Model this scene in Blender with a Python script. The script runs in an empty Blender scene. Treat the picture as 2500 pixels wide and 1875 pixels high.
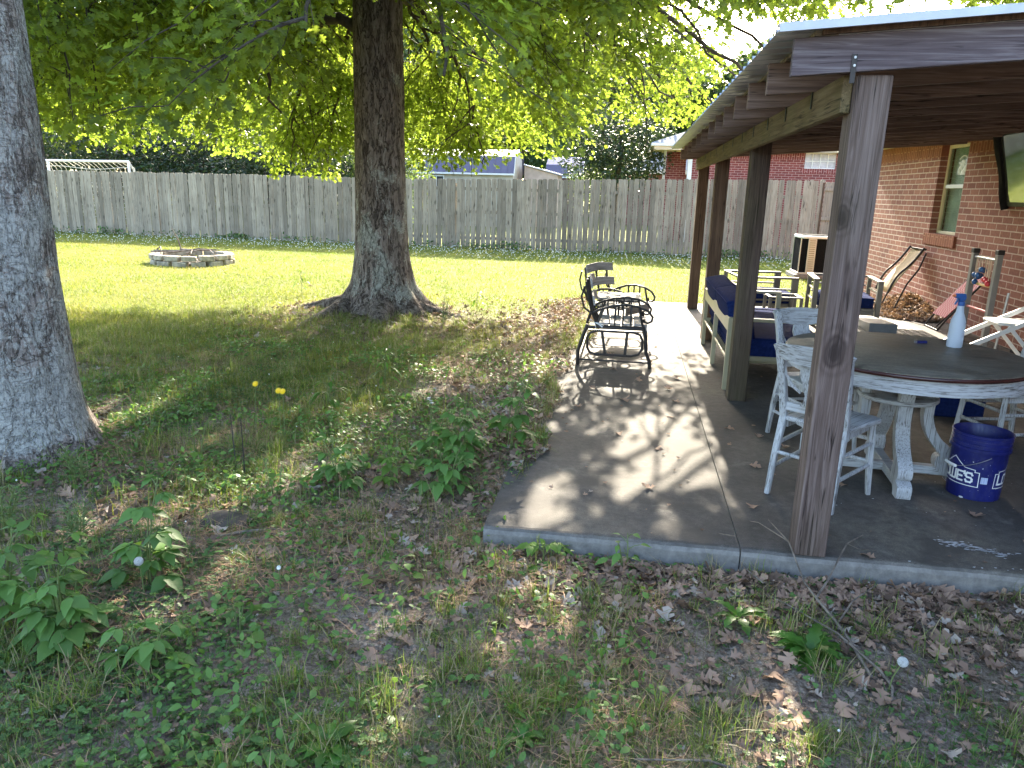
import bpy, math, random
import numpy as np
from mathutils import Vector, Matrix, Euler
random.seed(7); rng=np.random.default_rng(11)
PI=math.pi; rad=math.radians
sc=bpy.context.scene; COL=sc.collection
# ------------------------------------------------------------------ helpers
class MB:
    """collects verts and faces, then links them as one mesh object"""
    def __init__(s): s.v=[]; s.f=[]
    def add(s,vs,fs):
        n=len(s.v); s.v+= [tuple(p) for p in vs]; s.f+=[tuple(i+n for i in f) for f in fs]; return s
    def box(s,c,size,R=None):
        a,b,d=size[0]/2,size[1]/2,size[2]/2
        vs=[Vector((x*a,y*b,z*d)) for x in(-1,1) for y in(-1,1) for z in(-1,1)]
        if R is not None: vs=[R@v for v in vs]
        vs=[v+Vector(c) for v in vs]
        return s.add(vs,[(0,1,3,2),(4,6,7,5),(0,4,5,1),(2,3,7,6),(0,2,6,4),(1,5,7,3)])
    def bx(s,x0,x1,y0,y1,z0,z1): return s.box(((x0+x1)/2,(y0+y1)/2,(z0+z1)/2),(x1-x0,y1-y0,z1-z0))
    def beam(s,p,q,w,h,up=(0,0,1)):
        p=Vector(p);q=Vector(q);d=(q-p);L=d.length;d.normalize();u=Vector(up)
        if abs(d.dot(u))>.98:u=Vector((1,0,0))
        sd=d.cross(u).normalized();u=sd.cross(d)
        R=Matrix((d,sd,u)).transposed()
        return s.box((p+q)/2,(L,w,h),R)
    def tube(s,pts,r,n=8,cap=True,flat=None):
        pts=[Vector(p) for p in pts];m=len(pts)
        rs=r if isinstance(r,(list,tuple)) else [r]*m
        t0=(pts[1]-pts[0]).normalized();ref=Vector((0,0,1)) if abs(t0.z)<.9 else Vector((0,1,0))
        N=(ref-t0*ref.dot(t0)).normalized();vs=[];fs=[]
        for i in range(m):
            t=(pts[min(i+1,m-1)]-pts[max(i-1,0)])
            if t.length<1e-9:t=t0
            t.normalize();N=(N-t*N.dot(t))
            if N.length<1e-6:N=t.orthogonal()
            N.normalize();B=t.cross(N)
            for k in range(n):
                a=2*PI*k/n;vs.append(pts[i]+(N*math.cos(a)+B*math.sin(a)*(flat or 1))*rs[i])
        for i in range(m-1):
            for k in range(n):
                fs.append((i*n+k,i*n+(k+1)%n,(i+1)*n+(k+1)%n,(i+1)*n+k))
        if cap: fs+= [tuple(range(n-1,-1,-1)),tuple((m-1)*n+k for k in range(n))]
        return s.add(vs,fs)
    def lathe(s,prof,c=(0,0,0),n=32,cap=True):
        vs=[];fs=[];m=len(prof)
        for r,z in prof:
            for k in range(n):
                a=2*PI*k/n;vs.append((c[0]+r*math.cos(a),c[1]+r*math.sin(a),c[2]+z))
        for i in range(m-1):
            for k in range(n): fs.append((i*n+k,i*n+(k+1)%n,(i+1)*n+(k+1)%n,(i+1)*n+k))
        if cap: fs+=[tuple(range(n-1,-1,-1)),tuple((m-1)*n+k for k in range(n))]
        return s.add(vs,fs)
    def prism(s,poly,t,T=None):
        """poly in local xy extruded along z from 0 to t, mapped by the matrix T"""
        T=T or Matrix.Identity(4);n=len(poly)
        vs=[T@Vector((x,y,0)) for x,y in poly]+[T@Vector((x,y,t)) for x,y in poly]
        return s.add(vs,[tuple(range(n-1,-1,-1)),tuple(range(n,2*n))]+[(i,(i+1)%n,n+(i+1)%n,n+i) for i in range(n)])
    def sweep(s,prof,x0,x1,y=None):
        return s
    def build(s,name,mat,parent=None,smooth=False,bevel=0,seg=2,loc=None,sub=0):
        me=bpy.data.meshes.new(name);me.from_pydata(s.v,[],s.f);me.update()
        return link(name,me,mat,parent,smooth,bevel,seg,loc,sub)
def link(name,me,mat,parent=None,smooth=False,bevel=0,seg=2,loc=None,sub=0):
    o=bpy.data.objects.new(name,me);COL.objects.link(o)
    if mat: me.materials.append(mat)
    if parent: o.parent=parent
    if loc: o.location=loc
    if smooth:
        me.polygons.foreach_set('use_smooth',[True]*len(me.polygons))
        if len(me.polygons)<20000: me.set_sharp_from_angle(angle=rad(48))
    if bevel:
        b=o.modifiers.new('b','BEVEL');b.width=bevel;b.segments=seg;b.limit_method='ANGLE';b.angle_limit=rad(40)
    if sub:
        m=o.modifiers.new('s','SUBSURF');m.levels=sub;m.render_levels=sub
    return o
def tag(o,label=None,cat=None,group=None,kind=None):
    if label:o['label']=label
    if cat:o['category']=cat
    if group:o['group']=group
    if kind:o['kind']=kind
    return o
def thing(name,label,cat,loc=(0,0,0),rz=0,group=None):
    o=bpy.data.objects.new(name,None);COL.objects.link(o);o.location=loc;o.rotation_euler=(0,0,rz);o.empty_display_size=.2
    return tag(o,label,cat,group)
def copy_tree(o,parent=None):
    c=o.copy();COL.objects.link(c)
    if parent:c.parent=parent
    for ch in list(o.children): copy_tree(ch,c)
    return c
def mesh_np(name,V,F,attrs=None):
    me=bpy.data.meshes.new(name);V=np.asarray(V,np.float32);F=np.asarray(F,np.int32);m=F.shape[1]
    me.vertices.add(len(V));me.vertices.foreach_set('co',V.ravel())
    me.loops.add(F.size);me.loops.foreach_set('vertex_index',F.ravel())
    me.polygons.add(len(F));me.polygons.foreach_set('loop_start',np.arange(0,F.size,m,dtype=np.int32))
    me.update(calc_edges=True)
    for k,a in (attrs or {}).items():
        at=me.attributes.new(k,'FLOAT','POINT');at.data.foreach_set('value',np.asarray(a,np.float32).ravel())
    return me
def rotz(a):
    z=np.zeros_like(a);o=np.ones_like(a);c,s=np.cos(a),np.sin(a)
    return np.stack([np.stack([c,-s,z],-1),np.stack([s,c,z],-1),np.stack([z,z,o],-1)],-2)
def rotx(a):
    z=np.zeros_like(a);o=np.ones_like(a);c,s=np.cos(a),np.sin(a)
    return np.stack([np.stack([o,z,z],-1),np.stack([z,c,-s],-1),np.stack([z,s,c],-1)],-2)
def roty(a):
    z=np.zeros_like(a);o=np.ones_like(a);c,s=np.cos(a),np.sin(a)
    return np.stack([np.stack([c,z,s],-1),np.stack([z,o,z],-1),np.stack([-s,z,c],-1)],-2)
def scatter(T,F,P,R,S):
    """T (k,3) template, F (f,3) faces, P (N,3), R (N,3,3), S (N,) or (N,3) -> V,F,rnd"""
    N=len(P);T=np.asarray(T);F=np.asarray(F);S=np.asarray(S)
    S=S[:,None,None] if S.ndim==1 else S[:,None,:]
    V=np.einsum('nij,nkj->nki',R,T[None]*S)+P[:,None,:]
    FF=F[None]+(np.arange(N)*len(T))[:,None,None]
    return V.reshape(-1,3),FF.reshape(-1,F.shape[1]),np.repeat(rng.random(N),len(T))
def merge(parts):
    Vs=[];Fs=[];Rs=[];n=0
    for V,F,r in parts:
        Vs.append(V);Fs.append(F+n);Rs.append(r);n+=len(V)
    return np.concatenate(Vs),np.concatenate(Fs),np.concatenate(Rs)
def _h(i,j,s): 
    n=(i*374761393+j*668265263+s*1442695041)&0x7fffffff
    n=((n^(n>>13))*1274126177)&0x7fffffff
    return ((n^(n>>16))&0xffff)/65535.
def vnoise(x,y,s=0):
    x=np.asarray(x,float);y=np.asarray(y,float);i=np.floor(x).astype(np.int64);j=np.floor(y).astype(np.int64)
    u=x-i;v=y-j;u=u*u*(3-2*u);v=v*v*(3-2*v)
    return (_h(i,j,s)*(1-u)+_h(i+1,j,s)*u)*(1-v)+(_h(i,j+1,s)*(1-u)+_h(i+1,j+1,s)*u)*v
def fbm(x,y,s=0,o=4):
    t=0;a=.5
    for k in range(o): t=t+a*vnoise(np.asarray(x)*2**k,np.asarray(y)*2**k,s+k);a*=.5
    return t/(1-.5**o)
def sstep(a,b,x):
    t=np.clip((np.asarray(x,float)-a)/(b-a),0,1);return t*t*(3-2*t)
# ------------------------------------------------------------------ materials
class NT:
    def __init__(s,name):
        s.m=bpy.data.materials.new(name);s.m.use_nodes=True;s.t=s.m.node_tree;s.t.nodes.clear()
        s.out=s.n('ShaderNodeOutputMaterial')
    def n(s,ty,**k):
        nd=s.t.nodes.new(ty)
        for a,b in k.items(): setattr(nd,a,b)
        return nd
    def l(s,a,b): s.t.links.new(a,b)
    def co(s,scale=(1,1,1),loc=(0,0,0),rot=(0,0,0),kind='Object'):
        c=s.n('ShaderNodeTexCoord');mp=s.n('ShaderNodeMapping')
        mp.inputs['Scale'].default_value=scale;mp.inputs['Location'].default_value=loc;mp.inputs['Rotation'].default_value=rot
        s.l(c.outputs[kind],mp.inputs['Vector']);return mp.outputs['Vector']
    def noise(s,vec,scale=1,detail=4,rough=.55,dist=0):
        nd=s.n('ShaderNodeTexNoise');nd.inputs['Scale'].default_value=scale;nd.inputs['Detail'].default_value=detail
        nd.inputs['Roughness'].default_value=rough;nd.inputs['Distortion'].default_value=dist
        if vec is not None:s.l(vec,nd.inputs['Vector'])
        return nd.outputs['Fac']
    def ramp(s,fac,stops,interp='LINEAR'):
        nd=s.n('ShaderNodeValToRGB');e=nd.color_ramp.elements;nd.color_ramp.interpolation=interp
        while len(e)<len(stops): e.new(.5)
        for a,(p,c) in zip(e,stops):
            a.position=p;a.color=(c,c,c,1) if isinstance(c,(int,float)) else (*c,1)
        s.l(fac,nd.inputs['Fac']);return nd.outputs['Color']
    def mix(s,fac,a,b,mode='MIX'):
        nd=s.n('ShaderNodeMix',data_type='RGBA',blend_type=mode)
        for i,x in ((0,fac),(6,a),(7,b)):
            if isinstance(x,(int,float)): nd.inputs[i].default_value=x if i==0 else (x,x,x,1)
            elif isinstance(x,tuple): nd.inputs[i].default_value=(*x,1)
            else: s.l(x,nd.inputs[i])
        return nd.outputs[2]
    def math(s,op,a,b=0.):
        nd=s.n('ShaderNodeMath',operation=op)
        for i,x in ((0,a),(1,b)):
            if isinstance(x,(int,float)): nd.inputs[i].default_value=x
            else: s.l(x,nd.inputs[i])
        return nd.outputs[0]
    def attr(s,name):
        nd=s.n('ShaderNodeAttribute');nd.attribute_name=name;return nd.outputs['Fac']
    def bump(s,h,strength=.3,dist=.01,normal=None):
        nd=s.n('ShaderNodeBump');nd.inputs['Strength'].default_value=strength;nd.inputs['Distance'].default_value=dist
        s.l(h,nd.inputs['Height'])
        if normal is not None:s.l(normal,nd.inputs['Normal'])
        return nd.outputs['Normal']
    def bsdf(s,color,rough=.6,normal=None,metal=0,spec=.5,out=True,**kw):
        b=s.n('ShaderNodeBsdfPrincipled')
        def put(k,x):
            if isinstance(x,(int,float)): b.inputs[k].default_value=x
            elif isinstance(x,tuple): b.inputs[k].default_value=(*x,1)
            else:s.l(x,b.inputs[k])
        put('Base Color',color);put('Roughness',rough);put('Metallic',metal);put('Specular IOR Level',spec)
        if normal is not None:s.l(normal,b.inputs['Normal'])
        for k,x in kw.items(): put(k,x)
        if out:s.l(b.outputs[0],s.out.inputs['Surface'])
        return b.outputs[0]
def m_plain(name,c,rough=.5,metal=0,var=.15,scale=6,bump=0,spec=.5,bscale=60):
    t=NT(name);v=t.co();f=t.noise(v,scale,5)
    col=t.ramp(f,[(.38,tuple(x*(1-var) for x in c)),(.62,tuple(min(1,x*(1+var)) for x in c))])
    nm=t.bump(t.noise(v,bscale,3),bump,.004) if bump else None
    t.bsdf(col,rough,nm,metal,spec);return t.m
def m_wood(name,dark,mid,light,axis=2,rough=.8,bump=.35,knots=True,fine=1.,green=0,island=False,kscale=None,knotat=()):
    t=NT(name);s=[26*fine]*3;s[axis]=1.1*fine;v=t.co(tuple(s));f=t.noise(v,1.6,8,.65,.9)
    s2=[90*fine]*3;s2[axis]=2*fine;g=t.noise(t.co(tuple(s2)),1.5,6,.7)
    big=t.noise(t.co((1.5,1.5,1.5)),1,3)
    fac=t.math('ADD',t.math('MULTIPLY',f,.65),t.math('MULTIPLY',g,.35))
    col=t.ramp(fac,[(.33,dark),(.5,mid),(.68,light)])
    col=t.mix(t.ramp(big,[(.4,0.),(.7,.45)]),col,tuple(x*.62 for x in mid))
    if island:
        gi=t.n('ShaderNodeNewGeometry');ri=gi.outputs['Random Per Island']
        col=t.mix(.5,col,t.ramp(ri,[(0,.35),(.5,.95),(1,1.45)]),'MULTIPLY')
    cs=[17*fine]*3;cs[axis]=.55*fine
    ck=t.ramp(t.math('ABSOLUTE',t.math('SUBTRACT',t.noise(t.co(tuple(cs)),1.3,3,.5,.6),.5)),[(.0,0.),(.016,1.)])
    ck=t.math('MAXIMUM',ck,t.ramp(t.noise(t.co((3,3,3)),1.1,2),[(.45,0.),(.55,1.)]))
    col=t.mix(ck,tuple(x*.35 for x in dark),col)
    h=t.math('ADD',fac,t.math('MULTIPLY',ck,.35))
    if knots:
        ks=[3.2]*3;ks[axis]=1.1;ks=kscale or ks
        vo=t.n('ShaderNodeTexVoronoi');vo.inputs['Scale'].default_value=1.;t.l(t.co(tuple(ks)),vo.inputs['Vector'])
        k=t.ramp(vo.outputs['Distance'],[(.07,1.),(.19,.0)])
        col=t.mix(t.math('MULTIPLY',k,.8),col,tuple(x*.35 for x in dark))
    for (kx,ky,kz,kr) in knotat:
        v3=t.co((1/kr,1/(kr*1.6) if axis==1 else 1/kr,1/(kr*1.55) if axis==2 else 1/kr),(-kx/kr,-ky/kr,-kz/(kr*1.55)))
        ln=t.n('ShaderNodeVectorMath',operation='LENGTH');wv=t.n('ShaderNodeVectorMath',operation='ADD')
        nz=t.n('ShaderNodeTexNoise');nz.inputs['Scale'].default_value=1.4;t.l(v3,nz.inputs['Vector']);sb=t.n('ShaderNodeVectorMath',operation='SCALE');sb.inputs['Scale'].default_value=.35;t.l(nz.outputs['Color'],sb.inputs[0])
        t.l(v3,wv.inputs[0]);t.l(sb.outputs[0],wv.inputs[1]);t.l(wv.outputs[0],ln.inputs[0]);dd=ln.outputs['Value']
        ring=t.math('MULTIPLY',t.math('ADD',t.math('SINE',t.math('MULTIPLY',dd,17.)),1.),.5)
        reg=t.ramp(dd,[(.45,1.),(1.,0.)]);core=t.ramp(dd,[(.28,1.),(.42,0.)])
        col=t.mix(t.math('MULTIPLY',reg,t.math('MULTIPLY',ring,.75)),col,tuple(x*.75 for x in dark))
        col=t.mix(t.math('MULTIPLY',core,.8),col,tuple(x*.45 for x in dark))
    if green:
        gr=t.ramp(t.noise(t.co((2,2,.7)),1.2,5),[(.45,0.),(.7,1.)])
        col=t.mix(t.math('MULTIPLY',gr,green),col,(.10,.105,.03))
    t.bsdf(col,rough,t.bump(h,bump,.006),0,.25);return t.m
M={}
M['post']=m_wood('weathered_post_wood',(.030,.019,.014),(.078,.052,.040),(.15,.108,.088),2,green=.3)
M['post_near']=m_wood('near_post_wood',(.055,.034,.028),(.135,.094,.080),(.255,.195,.175),2,bump=.6,green=.10,knotat=((.935,3.37,1.00,.090),(.885,3.37,1.56,.065),(.86,3.44,.72,.06)))
M['post_brown']=m_wood('brown_post_wood',(.045,.027,.017),(.110,.066,.042),(.20,.132,.088),2)
M['rafter']=m_wood('rafter_wood',(.08,.052,.042),(.18,.122,.098),(.32,.235,.20),0,bump=.3)
M['rim']=m_wood('rim_wood',(.05,.035,.04),(.13,.10,.105),(.30,.27,.28),0,bump=.4)
M['beam']=m_wood('beam_wood',(.06,.040,.018),(.145,.100,.050),(.26,.195,.11),1,green=.3)
M['fence']=m_wood('fence_wood',(.17,.132,.095),(.33,.272,.205),(.48,.41,.32),2,fine=1.,island=True,bump=.3,kscale=(6.9,.001,2.1))
M['gate']=m_wood('gate_wood',(.17,.13,.09),(.32,.26,.20),(.45,.38,.31),2,kscale=(6.9,.001,2.1))
M['railwood']=m_wood('fence_rail_wood',(.16,.13,.10),(.30,.26,.2),(.42,.37,.3),0)
M['glwood']=m_wood('grey_slat_wood',(.20,.18,.17),(.36,.33,.31),(.52,.49,.46),1,fine=1.4)
def m_whitewash(name,axis):
    t=NT(name);s=[120]*3 if isinstance(axis,int) else list(axis)
    if isinstance(axis,int): s[axis]=2.6
    f=t.noise(t.co(tuple(s)),1.3,6,.72,.15);b=t.noise(t.co((7,7,7)),1.4,5)
    fac=t.math('ADD',t.math('MULTIPLY',f,.80),t.math('MULTIPLY',b,.22))
    col=t.ramp(fac,[(.36,(.06,.05,.042)),(.43,(.19,.18,.17)),(.49,(.38,.38,.38)),(.62,(.50,.505,.515))])
    t.bsdf(col,.6,t.bump(fac,.3,.003),0,.35);return t.m
M['ww']=m_whitewash('whitewashed_wood',2);M['wwr']=m_whitewash('whitewashed_rim_wood',(7,7,130));M['wwy']=m_whitewash('whitewashed_rail_wood',1);M['wwx']=m_whitewash('whitewashed_seat_wood',0)
def m_brick(name,plane,c1,c2,mort,vertical=False,bw=.255,rh=.0812):
    t=NT(name);c=t.n('ShaderNodeTexCoord');sp=t.n('ShaderNodeSeparateXYZ');cb=t.n('ShaderNodeCombineXYZ');t.l(c.outputs['Object'],sp.inputs[0])
    a,b=(sp.outputs[plane],sp.outputs[2])
    if vertical:a,b=b,a
    t.l(a,cb.inputs[0]);t.l(b,cb.inputs[1])
    wob=t.n('ShaderNodeTexNoise');wob.inputs['Scale'].default_value=9
    t.l(c.outputs['Object'],wob.inputs['Vector'])
    vm=t.n('ShaderNodeVectorMath',operation='MULTIPLY_ADD');vm.inputs[1].default_value=(.008,.006,0)
    t.l(wob.outputs['Color'],vm.inputs[0]);t.l(cb.outputs[0],vm.inputs[2])
    br=t.n('ShaderNodeTexBrick');t.l(vm.outputs[0],br.inputs['Vector'])
    for k,x in (('Scale',1.),('Mortar Size',.0075),('Mortar Smooth',.25),('Bias',0.),('Brick Width',bw),('Row Height',rh)): br.inputs[k].default_value=x
    br.inputs['Color1'].default_value=(*c1,1);br.inputs['Color2'].default_value=(*c2,1);br.inputs['Mortar'].default_value=(*mort,1)
    nz=t.noise(t.co((14,14,14)),2,6,.7);big=t.noise(t.co((.8,.8,.8)),1.2,4)
    col=t.mix(.55,br.outputs['Color'],t.ramp(nz,[(.25,.5),(.75,1.45)]),'MULTIPLY')
    col=t.mix(.5,col,t.ramp(big,[(.3,.75),(.7,1.2)]),'MULTIPLY')
    inv=t.math('SUBTRACT',1.,br.outputs['Fac'])
    h=t.math('ADD',inv,t.math('MULTIPLY',nz,.25))
    t.bsdf(col,.88,t.bump(h,.6,.008),0,.2);return t.m
M['brick']=m_brick('house_brick',1,(.31,.138,.100),(.225,.095,.072),(.52,.39,.32))
M['brickx']=m_brick('house_brick_return',0,(.30,.105,.066),(.21,.073,.050),(.52,.34,.26))
M['soldier']=m_brick('soldier_brick',1,(.27,.10,.06),(.20,.075,.045),(.36,.19,.12),True,.25,.0812)
M['nbrick']=m_brick('neighbour_brick',0,(.235,.062,.056),(.17,.045,.043),(.46,.30,.27),False,.235,.0812)
M['nsoldier']=m_brick('neighbour_soldier_brick',0,(.235,.060,.056),(.17,.045,.043),(.50,.30,.28),True,.25,.0812)
def m_bark(name,d,l,lich,lo,hi,plate=0.):
    t=NT(name);f=t.noise(t.co((11,11,2.2)),1.6,9,.7,.25);fl=t.noise(t.co((70,70,16)),1.,5,.75)
    rd=t.noise(t.co((9,9,2.6)),1.5,5,.6,.5);rg_=t.math('ABSOLUTE',t.math('SUBTRACT',rd,.5));crack=t.ramp(rg_,[(.0,0.),(.035,1.)])
    rh=t.noise(t.co((4,4,11)),1.3,4,.6,.6);hz=t.ramp(t.math('ABSOLUTE',t.math('SUBTRACT',rh,.5)),[(.0,0.),(.03,1.)])
    if plate: crack=t.math('MINIMUM',crack,t.math('MAXIMUM',hz,1-plate))
    col=t.ramp(t.math('ADD',t.math('MULTIPLY',f,.6),t.math('MULTIPLY',fl,.4)),[(.42,d),(.57,l)])
    col=t.mix(crack,tuple(x*.5 for x in d),col)
    ln=t.noise(t.co((2.4,2.4,1.3)),1.5,9,.68,.5);lf=t.noise(t.co((48,48,30)),1.,8,.85,.3)
    a=t.math('ADD',t.math('ADD',ln,t.math('MULTIPLY',lf,.75)),t.attr('hgt'))
    k=t.ramp(a,[(lo,0.),(hi,1.)])
    lc=t.ramp(lf,[(.41,tuple(x*.38 for x in lich)),(.485,lich),(.6,tuple(min(1,x*1.35) for x in lich))])
    col=t.mix(t.math('MULTIPLY',k,t.ramp(crack,[(0,.72),(1,1.)])),col,lc)
    hh=t.math('ADD',t.math('MULTIPLY',crack,.5),t.math('ADD',f,t.math('MULTIPLY',lf,.5)))
    t.bsdf(col,.95,t.bump(hh,1.,.03),0,.1);return t.m
M['bark']=m_bark('oak_bark',(.10,.076,.063),(.275,.222,.19),(.31,.30,.26),.93,.99)
M['bark_l']=m_bark('lichen_bark',(.16,.13,.112),(.42,.36,.32),(.44,.43,.40),.87,.95,.6)
M['branch']=m_plain('branch_bark',(.055,.042,.032),.9,0,.4,14,.5)
M['twig']=m_plain('dry_twig_bark',(.17,.135,.105),.9,0,.4,18,.3)
def m_leaf(name,top,thru,var=.35,k=.5,rough=.45,veins=False,spec=.35,dry=None):
    t=NT(name);r=t.attr('rnd')
    f=t.ramp(r,[(0,1-var),(1,1+var)])
    a=t.mix(1.,f,top,'MULTIPLY');b=t.mix(1.,f,thru,'MULTIPLY')
    if dry:
        sel=t.ramp(t.math('FRACT',t.math('MULTIPLY',r,17.3)),[(0.,0.),(dry[0],0.),(dry[0]+.02,1.)]);sel2=t.math('SUBTRACT',1.,sel)
        a=t.mix(sel2,a,dry[1]);b=t.mix(sel2,b,tuple(x*.7 for x in dry[1]))
    nm=None
    if veins:
        nm=t.bump(t.noise(t.co((60,60,60)),1.,4),.25,.003)
    p=t.bsdf(a,rough,nm,0,spec,False)
    tr=t.n('ShaderNodeBsdfTranslucent');t.l(b,tr.inputs['Color'])
    mx=t.n('ShaderNodeMixShader');mx.inputs[0].default_value=k;t.l(p,mx.inputs[1]);t.l(tr.outputs[0],mx.inputs[2])
    t.l(mx.outputs[0],t.out.inputs['Surface']);return t.m
M['leaf']=m_leaf('oak_leaf',(.055,.098,.018),(.34,.45,.045),.45,.55)
M['leaf_l']=m_leaf('dark_oak_leaf',(.05,.095,.018),(.30,.41,.04),.4,.5)
M['bgleaf']=m_leaf('wood_leaf',(.035,.062,.022),(.11,.16,.03),.4,.35)
M['bgleaf2']=m_leaf('wood_leaf_light',(.055,.10,.03),(.22,.30,.06),.4,.4)
M['bgdark']=m_leaf('evergreen_leaf',(.022,.042,.018),(.06,.095,.02),.4,.25)
def m_lawngrass():
    t=NT('lawn_blade');r=t.attr('rnd')
    a=t.ramp(r,[(.0,(.032,.058,.012)),(.35,(.075,.110,.020)),(.60,(.125,.145,.030)),(.80,(.19,.175,.055)),(1.,(.29,.235,.10))])
    b=t.ramp(r,[(.0,(.06,.11,.012)),(.35,(.155,.215,.022)),(.62,(.225,.265,.03)),(.82,(.30,.28,.05)),(1.,(.34,.27,.10))])
    p=t.bsdf(a,.5,None,0,.3,False);tr=t.n('ShaderNodeBsdfTranslucent');t.l(b,tr.inputs['Color'])
    mx=t.n('ShaderNodeMixShader');mx.inputs[0].default_value=.5;t.l(p,mx.inputs[1]);t.l(tr.outputs[0],mx.inputs[2]);t.l(mx.outputs[0],t.out.inputs['Surface']);return t.m
M['grass']=m_lawngrass()
M['grass2']=m_leaf('rough_grass_blade',(.135,.195,.036),(.22,.29,.04),.45,.4,.5,dry=(.24,(.42,.34,.18)))
M['clover']=m_leaf('clover_leaf',(.075,.145,.038),(.12,.22,.035),.5,.3,.55)
M['weed']=m_leaf('weed_leaf',(.095,.19,.042),(.19,.34,.05),.25,.35,.5,True)
M['weedl']=m_leaf('pale_weed_leaf',(.11,.20,.035),(.24,.38,.05),.25,.4,.5,True)
M['dandy']=m_leaf('dandelion_leaf',(.06,.15,.022),(.18,.34,.03),.3,.35,.4,True)
M['stem']=m_plain('plant_stem',(.13,.17,.05),.6)
M['litter']=m_leaf('dead_oak_leaf',(.27,.175,.122),(.22,.14,.07),.6,.15,.75,True,.2,dry=(.09,(.40,.33,.27)))
M['straw']=m_leaf('pine_straw',(.36,.22,.125),(.25,.16,.07),.5,.15,.75,False,.2)
M['yellow']=m_plain('yellow_petal',(.85,.55,.01),.5)
M['white_petal']=m_plain('white_petal',(.75,.75,.70),.6)
M['seed']=m_plain('seed_fluff',(.62,.62,.60),.9)
def m_concrete():
    t=NT('patio_concrete');v=t.co()
    a=t.noise(v,.9,6,.6,.4);b=t.noise(v,22,7,.75);c=t.noise(v,150,3,.7)
    col=t.ramp(a,[(.38,(.056,.050,.046)),(.5,(.087,.077,.068)),(.64,(.126,.109,.087))])
    col=t.mix(.55,col,t.ramp(b,[(.36,.5),(.64,1.4)]),'MULTIPLY')
    col=t.mix(.5,col,t.ramp(c,[(.36,.5),(.64,1.45)]),'MULTIPLY')
    st=t.ramp(t.noise(v,1.7,6,.62,1.),[(.52,0.),(.60,.75)]);col=t.mix(st,col,(.062,.053,.045))
    st=t.ramp(t.noise(v,5.5,7,.7,.6),[(.56,0.),(.64,.6)]);col=t.mix(st,col,(.055,.047,.040))
    st=t.ramp(t.noise(v,3.1,7,.7,.3),[(.60,0.),(.68,.5)]);col=t.mix(st,col,(.21,.19,.165))
    ge=t.n('ShaderNodeNewGeometry');sx=t.n('ShaderNodeSeparateXYZ');t.l(ge.outputs['Normal'],sx.inputs[0])
    col=t.mix(t.ramp(sx.outputs[2],[(.55,.75),(.97,0.)]),col,t.ramp(b,[(.25,(.15,.14,.13)),(.75,(.34,.32,.29))]))
    h=t.math('ADD',t.math('MULTIPLY',b,.5),c)
    t.bsdf(col,.82,t.bump(h,.35,.004),0,.3);return t.m
M['concrete']=m_concrete()
def m_ground():
    t=NT('yard_ground');v=t.co();g=t.attr('grass');l=t.attr('litter')
    a=t.noise(v,1.3,6,.65);b=t.noise(v,14,8,.75,.5);c=t.noise(v,70,5,.75)
    dirt=t.ramp(b,[(.38,(.10,.082,.068)),(.5,(.22,.185,.155)),(.62,(.36,.32,.275))])
    dirt=t.mix(.75,dirt,t.ramp(c,[(.36,.35),(.64,1.6)]),'MULTIPLY')
    lit=t.ramp(c,[(.37,(.10,.068,.05)),(.5,(.24,.17,.13)),(.63,(.40,.30,.24))])
    gr=t.ramp(c,[(.37,(.08,.10,.02)),(.5,(.16,.20,.03)),(.63,(.28,.29,.06))])
    gr=t.mix(t.ramp(a,[(.35,0.),(.65,.5)]),gr,(.15,.135,.045))
    col=t.mix(l,dirt,lit);col=t.mix(g,col,gr)
    t.bsdf(col,.95,t.bump(t.math('ADD',b,t.math('MULTIPLY',c,.6)),.9,.03),0,.1);return t.m
M['ground']=m_ground()
M['roofmetal']=m_plain('roof_metal',(.52,.54,.58),.38,.85,.1,3)
M['flash']=m_plain('roof_flashing',(.50,.52,.57),.5,.3,.08,5)
M['steel']=m_plain('galvanised_steel',(.42,.42,.42),.45,.8,.2,20)
M['iron']=m_plain('dark_bronze_iron',(.030,.024,.022),.45,.3,.3,20,.2)
M['cream']=m_plain('cream_trim',(.62,.55,.36),.5,0,.08,4)
M['cream2']=m_plain('cream_soffit',(.70,.60,.47),.55,0,.06,3)
M['white']=m_plain('white_plastic',(.74,.74,.72),.4,0,.05,5)
M['whitemetal']=m_plain('white_painted_metal',(.72,.73,.75),.4,.1,.06,3)
M['frame']=m_plain('beige_metal_frame',(.36,.32,.20),.4,.1,.06,5)
M['frameg']=m_plain('taupe_metal_frame',(.150,.138,.115),.42,.1,.08,5)
M['navy']=m_plain('navy_cushion_fabric',(.012,.022,.088),1.,0,.2,40,.3,.04,250)
M['greyslat']=m_plain('grey_slat',(.16,.16,.155),.5,.05,.12,9,.1)
M['black']=m_plain('black_plastic',(.012,.012,.013),.5,0,.3,9)
M['cloth']=m_plain('black_cover_cloth',(.008,.008,.009),.9,0,.3,30,.5,.2)
def m_bucket():
    t=NT('blue_bucket_plastic');v=t.co();a=t.noise(v,5,6,.7);sc1=t.noise(t.co((70,70,9)),1.2,6,.75,.4)
    col=t.ramp(a,[(.36,(.005,.008,.085)),(.64,(.010,.015,.14))]);col=t.mix(t.ramp(sc1,[(.60,0.),(.70,.30)]),col,(.11,.13,.27))
    du=t.ramp(t.noise(v,9,6,.75),[(.55,0.),(.70,.22)]);col=t.mix(du,col,(.16,.15,.16))
    t.bsdf(col,t.ramp(sc1,[(.4,.32),(.65,.6)]),None,0,.5);return t.m
M['blue']=m_bucket()
M['bluelid']=m_plain('blue_trigger_plastic',(.03,.10,.30),.4,0,.1,7)
M['orange']=m_plain('orange_nozzle',(.7,.2,.08),.4)
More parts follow.
